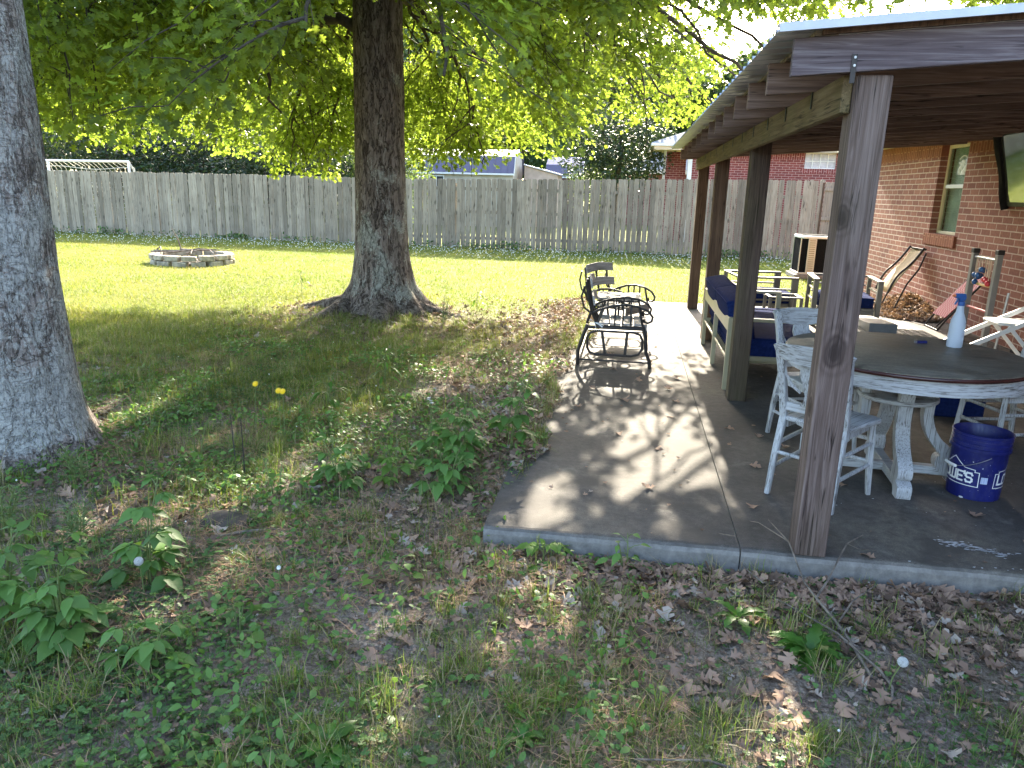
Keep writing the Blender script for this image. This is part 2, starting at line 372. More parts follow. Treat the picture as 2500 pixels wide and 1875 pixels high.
def m_tabletop():
    t=NT('grey_brown_tabletop');v=t.co();a=t.noise(v,2.2,7,.7,.5);sc1=t.noise(t.co((5,55,55)),1.2,6,.7,.3);f=t.noise(v,60,5,.75)
    col=t.ramp(a,[(.36,(.088,.074,.056)),(.5,(.150,.130,.100)),(.64,(.205,.182,.145))])
    col=t.mix(.6,col,t.ramp(sc1,[(.36,.6),(.64,1.4)]),'MULTIPLY');col=t.mix(.4,col,t.ramp(f,[(.38,.6),(.62,1.4)]),'MULTIPLY')
    k=t.ramp(t.noise(t.co((9,110,110),(0,0,0),(0,0,.3)),1.3,3,.5,.2),[(.66,0.),(.69,.7)]);col=t.mix(k,col,(.33,.30,.25))
    st=t.ramp(t.noise(v,3.3,4,.6,.8),[(.60,0.),(.66,.7)]);col=t.mix(st,col,(.045,.034,.026))
    t.bsdf(col,t.ramp(a,[(.35,.42),(.65,.62)]),t.bump(sc1,.15,.002),0,.4);return t.m
M['tabletop']=m_tabletop()
M['tableedge']=m_plain('dark_red_edge',(.045,.014,.012),.25)
M['tan']=m_plain('tan_sling',(.34,.225,.10),.7,0,.15,14,.2)
M['red']=m_plain('red_ball',(.52,.03,.045),.35)
M['ballblue']=m_plain('blue_ball',(.025,.10,.27),.35)
M['redpaint']=m_plain('red_rung',(.50,.10,.09),.4)
M['yellowpaint']=m_plain('yellow_rung',(.68,.46,.16),.45)
M['greypost']=m_plain('grey_plastic_post',(.19,.185,.175),.5,0,.08,8)
M['rope']=m_plain('cream_rope',(.70,.55,.42),.9)
M['acbody']=m_plain('beige_louver_metal',(.52,.50,.42),.45,.1,.06,5)
M['acblack']=m_plain('condenser_coil',(.008,.009,.010),.9,0,.3,60,.3,.05)
M['stone']=m_plain('fire_pit_stone',(.36,.31,.235),.9,0,.3,9,.8,.2,40)
M['shingle']=m_plain('grey_shingle',(.17,.185,.20),.9,0,.3,12,.6)
M['purple']=m_plain('purple_metal_siding',(.15,.125,.17),.42,.35,.06,2)
M['purple2']=m_plain('pale_purple_roof',(.27,.245,.32),.42,.4,.06,2)
M['tansiding']=m_plain('tan_siding',(.44,.40,.33),.7,0,.1,3)
M['pinksiding']=m_plain('pale_pink_siding',(.52,.40,.34),.7,0,.1,3)
M['darkbrick']=m_plain('dark_red_siding',(.13,.06,.065),.8,0,.15,6)
M['net']=m_plain('goal_net',(.62,.60,.50),.8)
M['paint']=m_plain('white_paint_smear',(.5,.5,.51),.7,0,.1,30)
M['blind']=m_plain('window_blind',(.66,.69,.60),.7)
def m_glass(name,tint=(.9,.95,.92),rough=.03):
    t=NT(name);g=t.n('ShaderNodeBsdfGlossy');g.inputs['Roughness'].default_value=rough
    tr=t.n('ShaderNodeBsdfTransparent');tr.inputs['Color'].default_value=(*tint,1)
    lw=t.n('ShaderNodeLayerWeight');lw.inputs['Blend'].default_value=.5;fr=t.n('ShaderNodeMath',operation='MULTIPLY_ADD');pw=t.n('ShaderNodeMath',operation='POWER');pw.inputs[1].default_value=5.;t.l(lw.outputs['Facing'],pw.inputs[0]);t.l(pw.outputs[0],fr.inputs[0]);fr.inputs[1].default_value=.9;fr.inputs[2].default_value=.05
    mx=t.n('ShaderNodeMixShader');t.l(fr.outputs[0],mx.inputs[0]);t.l(tr.outputs[0],mx.inputs[1]);t.l(g.outputs[0],mx.inputs[2]);t.l(mx.outputs[0],t.out.inputs['Surface']);return t.m
M['glass']=m_glass('window_glass',(.75,.8,.76))
M['frost']=m_plain('glass_block',(.46,.44,.47),.15,0,.15,8,.3)
def m_screen():
    t=NT('television_screen');t.bsdf((.42,.43,.40),.05,None,.9,.8);return t.m
M['screen']=m_screen()
def m_bottle():
    t=NT('translucent_bottle_plastic');p=t.bsdf((.72,.78,.86),.32,None,0,.5,False)
    tr=t.n('ShaderNodeBsdfTranslucent');tr.inputs['Color'].default_value=(.7,.77,.86,1)
    mx=t.n('ShaderNodeMixShader');mx.inputs[0].default_value=.45;t.l(p,mx.inputs[1]);t.l(tr.outputs[0],mx.inputs[2]);t.l(mx.outputs[0],t.out.inputs['Surface']);return t.m
M['bottle']=m_bottle()
# ------------------------------------------------------------------ sun, sky, camera
SUN_AZ=rad(-2.0);SUN_EL=rad(27.)
w=bpy.data.worlds.new("World");sc.world=w;w.use_nodes=True
nt=w.node_tree;bg=nt.nodes['Background'];sky=nt.nodes.new('ShaderNodeTexSky');sky.sky_type='NISHITA';sky.sun_disc=False
sky.sun_elevation=SUN_EL;sky.sun_rotation=SUN_AZ;sky.air_density=1.;sky.dust_density=2.5;sky.ozone_density=1.
nt.links.new(sky.outputs[0],bg.inputs[0]);bg.inputs[1].default_value=.15
sl=bpy.data.lights.new('sun','SUN');sl.energy=4.1;sl.angle=rad(.5);sl.color=(1,.90,.72)
so=bpy.data.objects.new('sun',sl);COL.objects.link(so)
d=Vector((math.sin(SUN_AZ)*math.cos(SUN_EL),math.cos(SUN_AZ)*math.cos(SUN_EL),math.sin(SUN_EL)))
so.rotation_euler=d.to_track_quat('Z','Y').to_euler();so.location=d*60
cam=bpy.data.cameras.new('camera');co=bpy.data.objects.new('camera',cam);COL.objects.link(co)
cam.sensor_width=36;cam.lens=36*1833/2500;cam.clip_start=.05;cam.clip_end=2000
P_,R_,Y_=rad(14.5),rad(1.51),rad(8.35)
fw=Vector((-math.sin(Y_)*math.cos(P_),math.cos(Y_)*math.cos(P_),-math.sin(P_)))
r0=Vector((math.cos(Y_),math.sin(Y_),0));u0=r0.cross(fw)
Rv=math.cos(R_)*r0+math.sin(R_)*u0;Uv=-math.sin(R_)*r0+math.cos(R_)*u0
co.matrix_world=Matrix(((Rv.x,Uv.x,-fw.x,0),(Rv.y,Uv.y,-fw.y,0),(Rv.z,Uv.z,-fw.z,1.62),(0,0,0,1)))
sc.camera=co
sc.view_settings.view_transform='Standard';sc.view_settings.look='None';sc.view_settings.exposure=2.78;sc.view_settings.gamma=1
sc.cycles.max_bounces=7;sc.cycles.diffuse_bounces=3;sc.cycles.glossy_bounces=3;sc.cycles.transmission_bounces=6;sc.cycles.transparent_max_bounces=12
sc.cycles.use_denoising=True
try: sc.cycles.denoiser='OPENIMAGEDENOISE'
except Exception: pass
sc.cycles.sample_clamp_indirect=6
# ------------------------------------------------------------------ ground
TC=(-3.23,9.75);TL=(-3.79,3.92)      # the two trunks
def slab_edge(y): return -.52+(.20*(vnoise(y*1.7,3.1,5)-.35)+.13*(vnoise(y*5.3,1.7,6)-.4)+.05*(vnoise(y*17,.7,7)-.5))*sstep(3.7,4.6,y)+.10*sstep(7.5,9.5,y)
def gz(x,y):
    x=np.asarray(x,float);y=np.asarray(y,float)
    z=-.095+.045*(fbm(x*.55,y*.55,3)-.5)+.022*(fbm(x*3,y*3,9)-.5)
    z=z-.02*sstep(12,22,y)
    d=np.hypot(x-TC[0],y-TC[1]);z=z+.13*np.exp(-(d/1.25)**2)
    d=np.hypot(x-TL[0],y-TL[1]);z=z+.10*np.exp(-(d/1.0)**2)
    # soil and leaves that spill over the long edge of the slab
    e=slab_edge(y)
    k=sstep(-1.25,-.58,x)*sstep(3.6,4.4,y)*sstep(12.4,11.6,y)
    z=z*(1-k)+k*(.004+.02*fbm(x*4,y*4,21))
    ins=sstep(e,e+.05,x)*sstep(3.30,3.36,y)*sstep(11.86,11.80,y)*sstep(4.6,4.4,x)
    z=z*(1-ins)-.12*ins
    fr=sstep(1.4,2.3,x)*sstep(2.6,3.25,y)*sstep(3.45,3.3,y)
    z=z+fr*.055
    return z
def bare(x,y):
    """how bare of grass the ground is: under the oak and along the slab"""
    d=np.hypot((x-TC[0])*.9,(y-TC[1]+.5));b=(1-sstep(.9,2.2,d))*.8
    b=np.maximum(b,sstep(-2.3,-1.1,x)*sstep(12.3,9.8,y)*sstep(2,3,y))
    b=np.maximum(b,sstep(2.2,3.0,y)*sstep(4.2,3.4,y)*sstep(-1.2,-.2,x))
    return b
def m_lawn(x,y):
    n=fbm(x*.9,y*.9,31);n2=fbm(x*2.2,y*2.2,37)
    far=sstep(5.2,9.0,y+2.2*(n-.5)+.30*np.maximum(0,-x-2.4))
    near=sstep(.40,.58,.55*n+.45*n2)*.95
    g=near*(1-far)+far
    return np.clip(g*(1-.9*bare(x,y)*(1-.25*n2)),0,1)
def m_litter(x,y):
    n=fbm(x*1.1,y*1.1,41);n2=fbm(x*3,y*3,43)
    a=np.maximum(bare(x,y),sstep(7.5,4.5,y)*.68)
    return np.clip(a*(.55+.9*(n-.35))+.25*(n2-.5),0,1)
xs=np.concatenate([[-400,-200,-100,-60,-40,-30],np.arange(-24,-9,.2),np.arange(-9,6,.06),np.arange(6,12,.3),[16,24,40,80,200,400]])
ys=np.concatenate([[-60,-30,-15,-8,-4],np.arange(-2,12.6,.06),np.arange(12.6,25,.15),[26,28,31,36,44,60,90,150,300,600]])
X,Y=np.meshgrid(xs,ys);Z=gz(X,Y);V=np.stack([X,Y,Z],-1).reshape(-1,3)
nx=len(xs);ny=len(ys);i=np.arange(nx*ny).reshape(ny,nx)
F=np.stack([i[:-1,:-1],i[:-1,1:],i[1:,1:],i[1:,:-1]],-1).reshape(-1,4)
g=m_lawn(X,Y);me=mesh_np('ground',V,F,{'grass':np.clip(g*1.1,0,1)*(.30+.70*sstep(4.5,9,Y)),'litter':m_litter(X,Y)})
tag(link('ground',me,M['ground'],None,True),'worn yard ground of dirt, dead leaves and patchy grass','ground',kind='structure')
# slab: outer strip and the slab under the roof, a joint between
def slab(name,x0,x1,label):
    b=MB();n=int((x1-x0)/.03);rc=random.Random(int(x1*100));vs=[];F=[]
    for k in range(n+1):
        x=x0+(x1-x0)*k/n;j=.010*(float(vnoise(x*6,.3,17))-.5)+.004*(rc.random()-.5);ch=.045*max(0,float(vnoise(x*9,2.3,19))-.66)+.006*rc.random()
        vs+=[(x,11.80,-.16),(x,11.80,0),(x,3.405+j+ch,0),(x,3.390+j+ch*.8,-.004),(x,3.376+j+ch*.5,-.014),(x,3.370+j,-.034),(x,3.372+j,-.16)]
    for k in range(n):
        for q in range(7): F.append((k*7+q,k*7+(q+1)%7,k*7+7+(q+1)%7,k*7+7+q))
    F+=[tuple(range(6,-1,-1)),tuple(n*7+q for q in range(7))];b.add(vs,[f[::-1] for f in F]);o=b.build(name,M['concrete'])
    tag(o,label,'patio',kind='structure')
slab('patio_strip',-.62,.616,'outer strip of grey patio concrete left of the joint')
slab('patio',.622,4.40,'grey concrete patio slab under the wooden roof')
b=MB();b.bx(.606,.632,3.39,11.78,-.15,-.018);tag(b.build('patio_joint',M['cloth']),'dark joint between the two concrete pours','joint',kind='structure')
# spilled white paint on the slab
def blot(cx,cy,r,n=12,st=1):
    return [(cx+st*r*(.6+.6*random.random())*math.cos(2*PI*k/n),cy+r*(.6+.6*random.random())*math.sin(2*PI*k/n)) for k in range(n)]
b=MB()
for k in range(110):
    t=random.random();x=1.60+.30*t+random.gauss(0,.035);y=3.66-.10*t+random.gauss(0,.022)
    pts=blot(x,y,random.choice([.0012,.0018,.002,.003,.004,.006]),9,random.uniform(1,4.5))
    b.add([(p[0],p[1],.0035) for p in pts],[tuple(range(len(pts)))])
for k in range(40):
    x=random.uniform(1.2,2.4);y=random.uniform(3.40,3.44) if k%2 else random.uniform(3.5,4.6)
    pts=blot(x,y,random.uniform(.002,.005),7,1.4);b.add([(p[0],p[1],.0035) for p in pts],[tuple(range(len(pts)))])
tag(b.build('paint_spill',M['paint']),'smeared splashes of dried white paint on the patio concrete','paint spill',kind='stuff')
# ------------------------------------------------------------------ house with the brick wall
H=thing('brick_house','long reddish brown brick house wall behind the patio furniture','house',(4.4,0,0))
WY0,WY1,WZ0,WZ1=11.22,12.15,1.16,2.40
b=MB();T=.26;YN,YF=-6,15.4;ZS=2.235
b.bx(0,T,YN,WY0,-.3,ZS);b.bx(0,T,WY1,YF,-.3,ZS);b.bx(0,T,WY0,WY1,-.3,WZ0)
b.build('wall',M['brick'],H)
b=MB();b.bx(0,T,YN,WY0,ZS,2.52);b.bx(0,T,WY1,YF,ZS,2.476);b.bx(0,T,WY0,WY1,WZ1,2.52);b.build('soldier_course',M['soldier'],H)
b=MB();b.bx(T+.002,9,YF-.26,YF,-.3,2.52);b.build('return_wall',M['brickx'],H)
b=MB();b.bx(-.035,.06,WY0-.08,WY1+.10,1.0,1.158);b.build('sill',M['soldier'],H,False,.006)
b=MB();b.bx(.0,.03,YN,YF,-.31,-.0);b=MB()
W=MB();fx=.10
W.bx(fx,fx+.05,WY0,WY0+.05,WZ0,WZ1);W.bx(fx,fx+.05,WY1-.055,WY1,WZ0,WZ1);W.bx(fx,fx+.05,WY0+.05,WY1-.055,WZ1-.05,WZ1);W.bx(fx,fx+.05,WY0+.05,WY1-.055,WZ0,WZ0+.04)
wf=W.build('window',M['cream'],H,False,.004)
b=MB();b.bx(fx+.005,fx+.045,WY0+.052,WY1-.057,1.80,1.85);b.build('meeting_rail',M['white'],wf,False,.004)
b=MB();b.bx(fx+.02,fx+.026,WY0+.05,WY1-.055,1.85,WZ1-.05);b.bx(fx+.03,fx+.036,WY0+.05,WY1-.055,WZ0+.04,1.80);b.build('pane',M['glass'],wf)
b=MB()
z=WZ0+.05
while z<WZ1-.06:
    b.box((fx+.075,(WY0+WY1)/2,z),(.03,WY1-WY0-.1,.003),Matrix.Rotation(rad(68),3,'Y'));z+=.024
b.bx(fx+.09,fx+.094,WY0+.05,WY1-.055,WZ0+.04,WZ1-.05);b.build('blind',M['blind'],wf)
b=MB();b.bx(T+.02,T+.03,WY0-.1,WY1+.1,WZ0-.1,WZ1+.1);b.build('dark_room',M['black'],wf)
# soffit, fascia and hip roof of the house
b=MB();b.bx(-.52,T+.1,11.50,YF+.5,2.478,2.50);b.bx(-.52,T+.1,YN,11.498,2.525,2.55);b.build('soffit',M['cream2'],H)
b=MB();b.bx(-.545,-.52,YN,YF+.525,2.545,2.70);b.bx(-.52,9,YF+.5,YF+.525,2.545,2.70);b.bx(T+.1,9,YF-.0+.002,YF+.5,2.525,2.55);b.build('fascia',M['cream2'],H,False,.004)
b=MB();b.add([(-.60,YN,2.69),(-.60,YF+.6,2.69),(9,YF+.6,2.69),(4.6,YF-4.6,4.7),(4.6,YN,4.7)],[(0,4,3,1),(1,3,2)])
b.build('roof',M['shingle'],H)
# the white bag hanging in the upper pane
b=MB();n=14
for k in range(n):
    pass
pts=[];V=[];F=[]
for a in range(15):
    for c in range(11):
        u=a/14;v=c/10
        V.append((4.515+.010*math.sin(9*u+7*v)+.006*math.sin(23*u-11*v),11.50+.25*u+.015*math.sin(8*v),1.98+.20*v-.035*(u-.5)**2*4*(v>.6)))
for a in range(14):
    for c in range(10): F.append((a*11+c,a*11+c+1,(a+1)*11+c+1,(a+1)*11+c))
hb=thing('plastic_bag','crumpled white bag on a curved hanger inside the window','bag',(0,0,0))
b=MB();b.add(V,F);b.build('bag',M['white'],hb,True)
b=MB();b.tube([(4.512,11.48+.27*k/10,2.19+.045*math.sin(PI*k/10)) for k in range(11)],.009,8);b.build('hanger',M['white'],hb,True)
# ------------------------------------------------------------------ patio cover
C=thing('patio_cover','open sided patio roof of dark timber posts and rafters with metal sheets','patio roof',(0,0,0))
def px(y): return .86+.066*(y-3.37)/7.98
def rz_(x): return 2.085+.0745*(x-.6)      # underside of the rafters
posts=[(3.37,'post_near'),(6.10,'post'),(8.76,'post_brown'),(11.20,'post_brown')]
for y,m in posts:
    x=px(y);top=rz_(x)-.004 if y>3.5 else 2.098
    b=MB();b.bx(x,x+.14,y,y+.14,.0,top);b.build('post',M[m],C,False,.006)
b=MB();x0=px(3.40)-.043;x1=px(11.3)-.043
b.beam((x0+.02,3.40,2.028),(x1+.02,11.33,2.028),.040,.145);b.build('beam',M['beam'],C,False,.004)
XL=[.600,.605,.610,.614,.618,.623,.628,.634,.639,.644,.649,.655,.660]
YR=[3.33,3.93,4.58,5.18,5.79,6.39,6.99,7.74,8.38,9.05,9.71,10.47,11.27]
for k,(x,y) in enumerate(zip(XL,YR)):
    b=MB();xe=4.385;hh=.140
    V=[];
    for yy in(y,y+.038):
        V+=[(x,yy,rz_(x)),(xe,yy,rz_(xe)),(xe,yy,rz_(xe)+hh),(x,yy,rz_(x)+hh)]
    b.add(V,[(0,1,2,3),(7,6,5,4),(0,4,5,1),(1,5,6,2),(2,6,7,3),(3,7,4,0)])
    o=b.build('rafter',M['rim' if k==0 else 'rafter'],C,False,.004)
    # nails and ties where the rafter crosses the beam
    if k:
        b=MB();xb=px(y)-.046
        b.bx(xb-.003,xb-.0005,y+.006,y+.030,rz_(xb)-.075,rz_(xb)+.05)
        b.build('rafter_tie',M['black'],C)
b=MB();b.bx(.822,.842,3.3235,3.3275,2.06,2.168);b.build('rafter_tie',M['iron'],C,False,.001)
for zz in(2.125,2.155):
    b=MB();b.tube([(.833,3.3235,zz),(.833,3.3195,zz)],.005,8);b.build('bolt',M['steel'],C)
for k,xx in enumerate((.72,1.55,2.4,3.2,3.85)):
    b=MB();b.beam((xx,3.335,rz_(xx)+.141+.009),(xx,11.30,rz_(xx)+.141+.009),.088,.017);b.build('purlin',M['railwood'],C)
b=MB();b.beam((.70,3.317,rz_(.70)+.152),(4.3,3.317,rz_(4.3)+.152),.022,.020);b.build('purlin',M['post_brown'],C)
# ribbed metal sheets
prof=[];y=3.255
while y<11.45:
    prof+=[(y,0),(y+.075,0),(y+.085,.018),(y+.105,.018),(y+.115,0)];y+=.1525
V=[];F=[];n=len(prof)
for side in(0,1):
    for xx in(.528,4.02):
        for (yy,zz) in prof: V.append((xx,yy,rz_(xx)+.161+zz+.0022*side))
for k in range(n-1):
    F.append((k,k+1,n+k+1,n+k));F.append((2*n+k,3*n+k,3*n+k+1,2*n+k+1))
    F.append((k,2*n+k,2*n+k+1,k+1));F.append((n+k,n+k+1,3*n+k+1,3*n+k))
b=MB();b.add(V,F);b.build('roof_sheet',M['roofmetal'],C)
b=MB();b.beam((.524,3.247,rz_(.524)+.168),(4.02,3.247,rz_(4.02)+.168),.008,.030);b.beam((.524,3.29,rz_(.524)+.1855),(4.02,3.29,rz_(4.02)+.1855),.08,.003);b.build('edge_flashing',M['flash'],C,False,.001)
# ------------------------------------------------------------------ fence
FY=22.7
def ftop(x): return float(np.interp(x,[-30,-18.9,-12.4,-6.5,-2.1,2,5.4],[1.80,1.85,1.88,1.87,1.95,2.05,2.10]))
Fn=thing('wooden_fence','long weathered grey board fence with dog eared tops behind the lawn','fence',(0,FY,0))
b=MB();x=-33.
while x<5.22:
    wd=.140;g_=random.choice([.003,.006,.009,.013,.018] if x<-5 else [.006,.010,.014,.018,.024]);zb=-.13+random.uniform(-.02,.02);zt=ftop(x)+random.uniform(-.015,.015)
    c=.028;poly=[(0,zb),(wd,zb),(wd,zt-c),(wd-c,zt),(c,zt),(0,zt-c)]
    tl=random.gauss(0,.007);cup=random.gauss(0,.07)
    Tm=Matrix.Translation((x,random.uniform(0,.004),0))@Matrix.Rotation(cup,4,'Z')@Matrix.Rotation(tl,4,'Y')@Matrix(((1,0,0,0),(0,0,-1,0),(0,1,0,0),(0,0,0,1)))
    b.prism(poly,.016,Tm);x+=wd+g_
b.build('board_panel',M['fence'],Fn)
for zr in(.18,.95,1.62):
    b=MB();b.bx(-33,5.2,.008,.046,zr-.045,zr+.045);b.build('rail',M['railwood'],Fn)
x=-32
while x<5.4:
    b=MB();b.bx(x,x+.09,.048,.138,-.2,ftop(x)-.12);b.build('fence_post',M['railwood'],Fn);x+=2.43
Gt=thing('fence_gate','tan board gate at the right end of the grey fence','gate',(5.30,FY,0))
b=MB();x=.04
while x<1.5:
    poly=[(0,-.1),(.138,-.1),(.138,2.02),(.11,2.05),(.028,2.05),(0,2.02)]
    b.prism(poly,.016,Matrix.Translation((x,.02,0))@Matrix(((1,0,0,0),(0,0,-1,0),(0,1,0,0),(0,0,0,1))));x+=.142
b.build('board_panel',M['gate'],Gt)
for zr in(.25,1.05,1.86):
    b=MB();b.bx(.04,1.46,-.034,.003,zr-.045,zr+.045);b.build('rail',M['gate'],Gt,False,.003)
b=MB();b.bx(-.03,.02,-.03,.06,-.2,2.03);b.build('gate_post',M['post_brown'],Gt)
# ------------------------------------------------------------------ buildings beyond
def gambrel(name,label,cat,x0,x1,y0,y1,ze,zm,zr,upper,lower,wallm,inset,win=None):
    t=thing(name,label,cat,(x0,y0,-.1));L=x1-x0;D=y1-y0;ze+=.1;zm+=.1;zr+=.1
    prof=[(0,ze),(inset,zm),(D/2,zr),(D-inset,zm),(D,ze)]
    b=MB();poly=[(inset*.35+.02,0)]+[(inset*.35+.02,ze+.02),(inset+.02,zm-.05),(D/2,zr-.06),(D-inset-.02,zm-.05),(D-inset*.35-.02,ze+.02),(D-inset*.35-.02,0)]
    Tm=Matrix(((0,0,1,.05),(1,0,0,0),(0,1,0,0),(0,0,0,1)))
    b.prism(poly,L-.1,Tm);wl=b.build('wall',wallm,t)
    for nm,mt,a,c in(('roof',lower,0,1),('roof',upper,1,2),('roof',upper,2,3),('roof',lower,3,4)):
        b=MB();p=Vector((0,*prof[a]));q=Vector((0,*prof[c]));dv=(q-p).normalized();nrm=Vector((0,-dv.z,dv.y))
        b.add([p,(L,p.y,p.z),(L,q.y,q.z),q,p+nrm*.04,Vector((L,p.y,p.z))+nrm*.04,Vector((L,q.y,q.z))+nrm*.04,q+nrm*.04],[(0,1,2,3),(7,6,5,4),(0,4,5,1),(2,6,7,3),(1,5,6,2),(0,3,7,4)])
        r=b.build(nm,mt,t)
        b=MB();k=.1
        while k<L:
            b.beam(p+Vector((k,0,0))+nrm*.05,q+Vector((k,0,0))+nrm*.05,.03,.02,nrm);k+=.30
        b.build('ribs',mt,r)
    b=MB();b.beam((-.03,-.02,ze-.03),(L+.03,-.02,ze-.03),.04,.08);b.beam((L+.012,0,ze),(L+.012,inset,zm),.03,.10);b.beam((L+.012,inset,zm),(L+.012,D/2,zr),.03,.10);b.build('trim',M['white'],t)
    if win:
        wx,wz,ww,wh=win
        b=MB();yw=inset*.35+.015;b.bx(wx,wx+ww,yw-.03,yw,wz,wz+.05);b.bx(wx,wx+ww,yw-.03,yw,wz+wh-.05,wz+wh);b.bx(wx,wx+.05,yw-.03,yw,wz+.05,wz+wh-.05);b.bx(wx+ww-.05,wx+ww,yw-.03,yw,wz+.05,wz+wh-.05);b.bx(wx+ww/2-.02,wx+ww/2+.02,yw-.03,yw,wz+.05,wz+wh-.05)
        wo=b.build('window',M['white'],t);b=MB();b.bx(wx+.05,wx+ww-.05,yw-.012,yw-.004,wz+.05,wz+wh-.05);b.build('pane',M['black'],wo)
    return t
gambrel('barn_shed','large barn shed with white upper roof and purple lower roof beyond the fence','shed',-11.5,-5.39,35.5,38.9,2.33,3.08,3.42,M['roofmetal'],M['purple'],M['tansiding'],.35,(2.05,1.75,.75,.55))
gambrel('small_shed','small purple roofed shed between the trees beyond the fence','shed',-5.09,-2.87,46,49,2.44,3.1,3.58,M['purple2'],M['purple'],M['darkbrick'],.45)
t=thing('lean_to','low pale pink lean-to against the big barn shed','shed',(-5.1,37,-.1))
b=MB();b.prism([(0,0),(1.62,0),(1.62,2.45),(0,2.85)],2.2,Matrix(((1,0,0,0),(0,0,1,0),(0,1,0,0),(0,0,0,1))));b.build('wall',M['pinksiding'],t)
b=MB();b.beam((-.02,1.1,2.90),(1.82,1.1,2.46),2.5,.05);b.build('roof',M['roofmetal'],t)
# neighbour
N=thing('neighbour_house','red brick neighbouring house with a glass block window rising over the fence','house',(2.0,29,-.1))
b=MB();wz0,wz1,wx0,wx1=2.715,3.22,4.03,5.075
b.bx(0,wx0,0,.2,0,3.0);b.bx(wx1,14,0,.2,0,3.0);b.bx(wx0,wx1,0,.2,0,wz0-.16);b.build('wall',M['nbrick'],N)
b=MB();b.bx(0,wx0,0,.2,3.0,3.24);b.bx(wx1,14,0,.2,3.0,3.24);b.bx(wx0-.1,wx1+.1,-.02,.19,wz0-.16,wz0);b.build('soldier_course',M['nsoldier'],N)
wn=MB().bx(wx0,wx1,.03,.10,wz0+.0,wz0+.03)
for a in range(5): 
    xx=wx0+(wx1-wx0)*a/4; wn.bx(max(wx0,xx-.014),min(wx1,xx+.014),.028,.09,wz0+.03,wz1)
wn.bx(wx0,wx1,.024,.095,(wz0+wz1)/2-.012,(wz0+wz1)/2+.012);wn.bx(wx0,wx1,.024,.095,wz1,wz1+.03)
wo=wn.build('window',M['white'],N);b=MB();b.bx(wx0,wx1,.06,.12,wz0+.02,wz1+.02);b.build('pane',M['frost'],wo)
b=MB();b.bx(-.02,.13,-.03,.25,0,3.26);b.build('corner_trim',M['white'],N)
b=MB();b.bx(-.75,-.021,1.0,1.2,0,3.25);b.build('side_wall',M['nbrick'],N)
b=MB();b.bx(-1.25,14.4,-.55,1.6,3.245,3.28);b.build('soffit',M['cream2'],N)
b=MB();b.bx(-1.27,14.4,-.58,-.55,3.28,3.46);b.bx(-1.28,-1.25,-.55,8,3.28,3.46);b.build('fascia',M['cream2'],N)
b=MB();b.bx(-1.38,14.4,-.70,-.582,3.36,3.47);b.bx(-1.39,-1.282,-.58,8,3.36,3.47);b.build('gutter',M['white'],N,False,.02)
b=MB();b.tube([(-.86,-.6,3.40),(-.84,.55,3.05),(-.82,.95,2.9),(-.82,.95,0)],.05,8);b.build('downspout',M['whitemetal'],N)
b=MB();b.add([(-1.4,-.7,3.47),(14.5,-.7,3.47),(14.5,5,5.6),(4.2,5,5.6),(-1.4,10.5,3.47)],[(0,1,2,3),(0,3,4)]);b.build('roof',M['shingle'],N)
N2=thing('distant_house','farther red brick house with grey roof and pale eave beyond the fence','house',(-.2,43,-.1))
b=MB();b.bx(0,6,0,6,0,2.75);b.build('wall',M['nbrick'],N2)
b=MB();b.bx(-.5,6.5,-.5,6.5,2.755,2.95);b.build('eave',M['cream2'],N2)
b=MB();b.add([(-.5,-.5,2.96),(6.5,-.5,2.96),(6.5,6.5,2.96),(-.5,6.5,2.96),(3,3,4.7)],[(0,1,4),(1,2,4),(2,3,4),(3,0,4)]);b.build('roof',M['shingle'],N2)
# soccer goal behind the fence
G=thing('soccer_goal','white soccer goal with a net standing behind the grey fence','goal',(-22.2,27,-.1))
b=MB();b.tube([(-2.2,0,2.34),(3.4,0,2.38)],.042,10);b.build('crossbar',M['whitemetal'],G,True)
for xx,h in((-.0,2.34),(3.38,2.38),(-2.2,2.34)):
    b=MB();b.tube([(xx,0,0),(xx,0,h)],.05,10);b.build('goal_post',M['whitemetal'],G,True)
b=MB();b.tube([(3.38,.02,2.36),(3.22,.5,2.1),(3.0,1.3,0)],.035,8);b.build('brace',M['whitemetal'],G,True)
b=MB()
for k in range(27):
    xx=-2.1+5.4*k/26;b.tube([(xx,.04,2.33),(xx+.02,.4,2.14-.05*math.sin(k*.7)),(xx,1.2,.2)],.011,4)
for q in range(14):
    f_=q/13;b.tube([(-2.1+5.4*k/12,.04+1.16*f_,2.33-2.1*f_**.9-.05*math.sin(k*.9)*(f_>0)) for k in range(13)],.011,4)
b.build('net',M['net'],G)
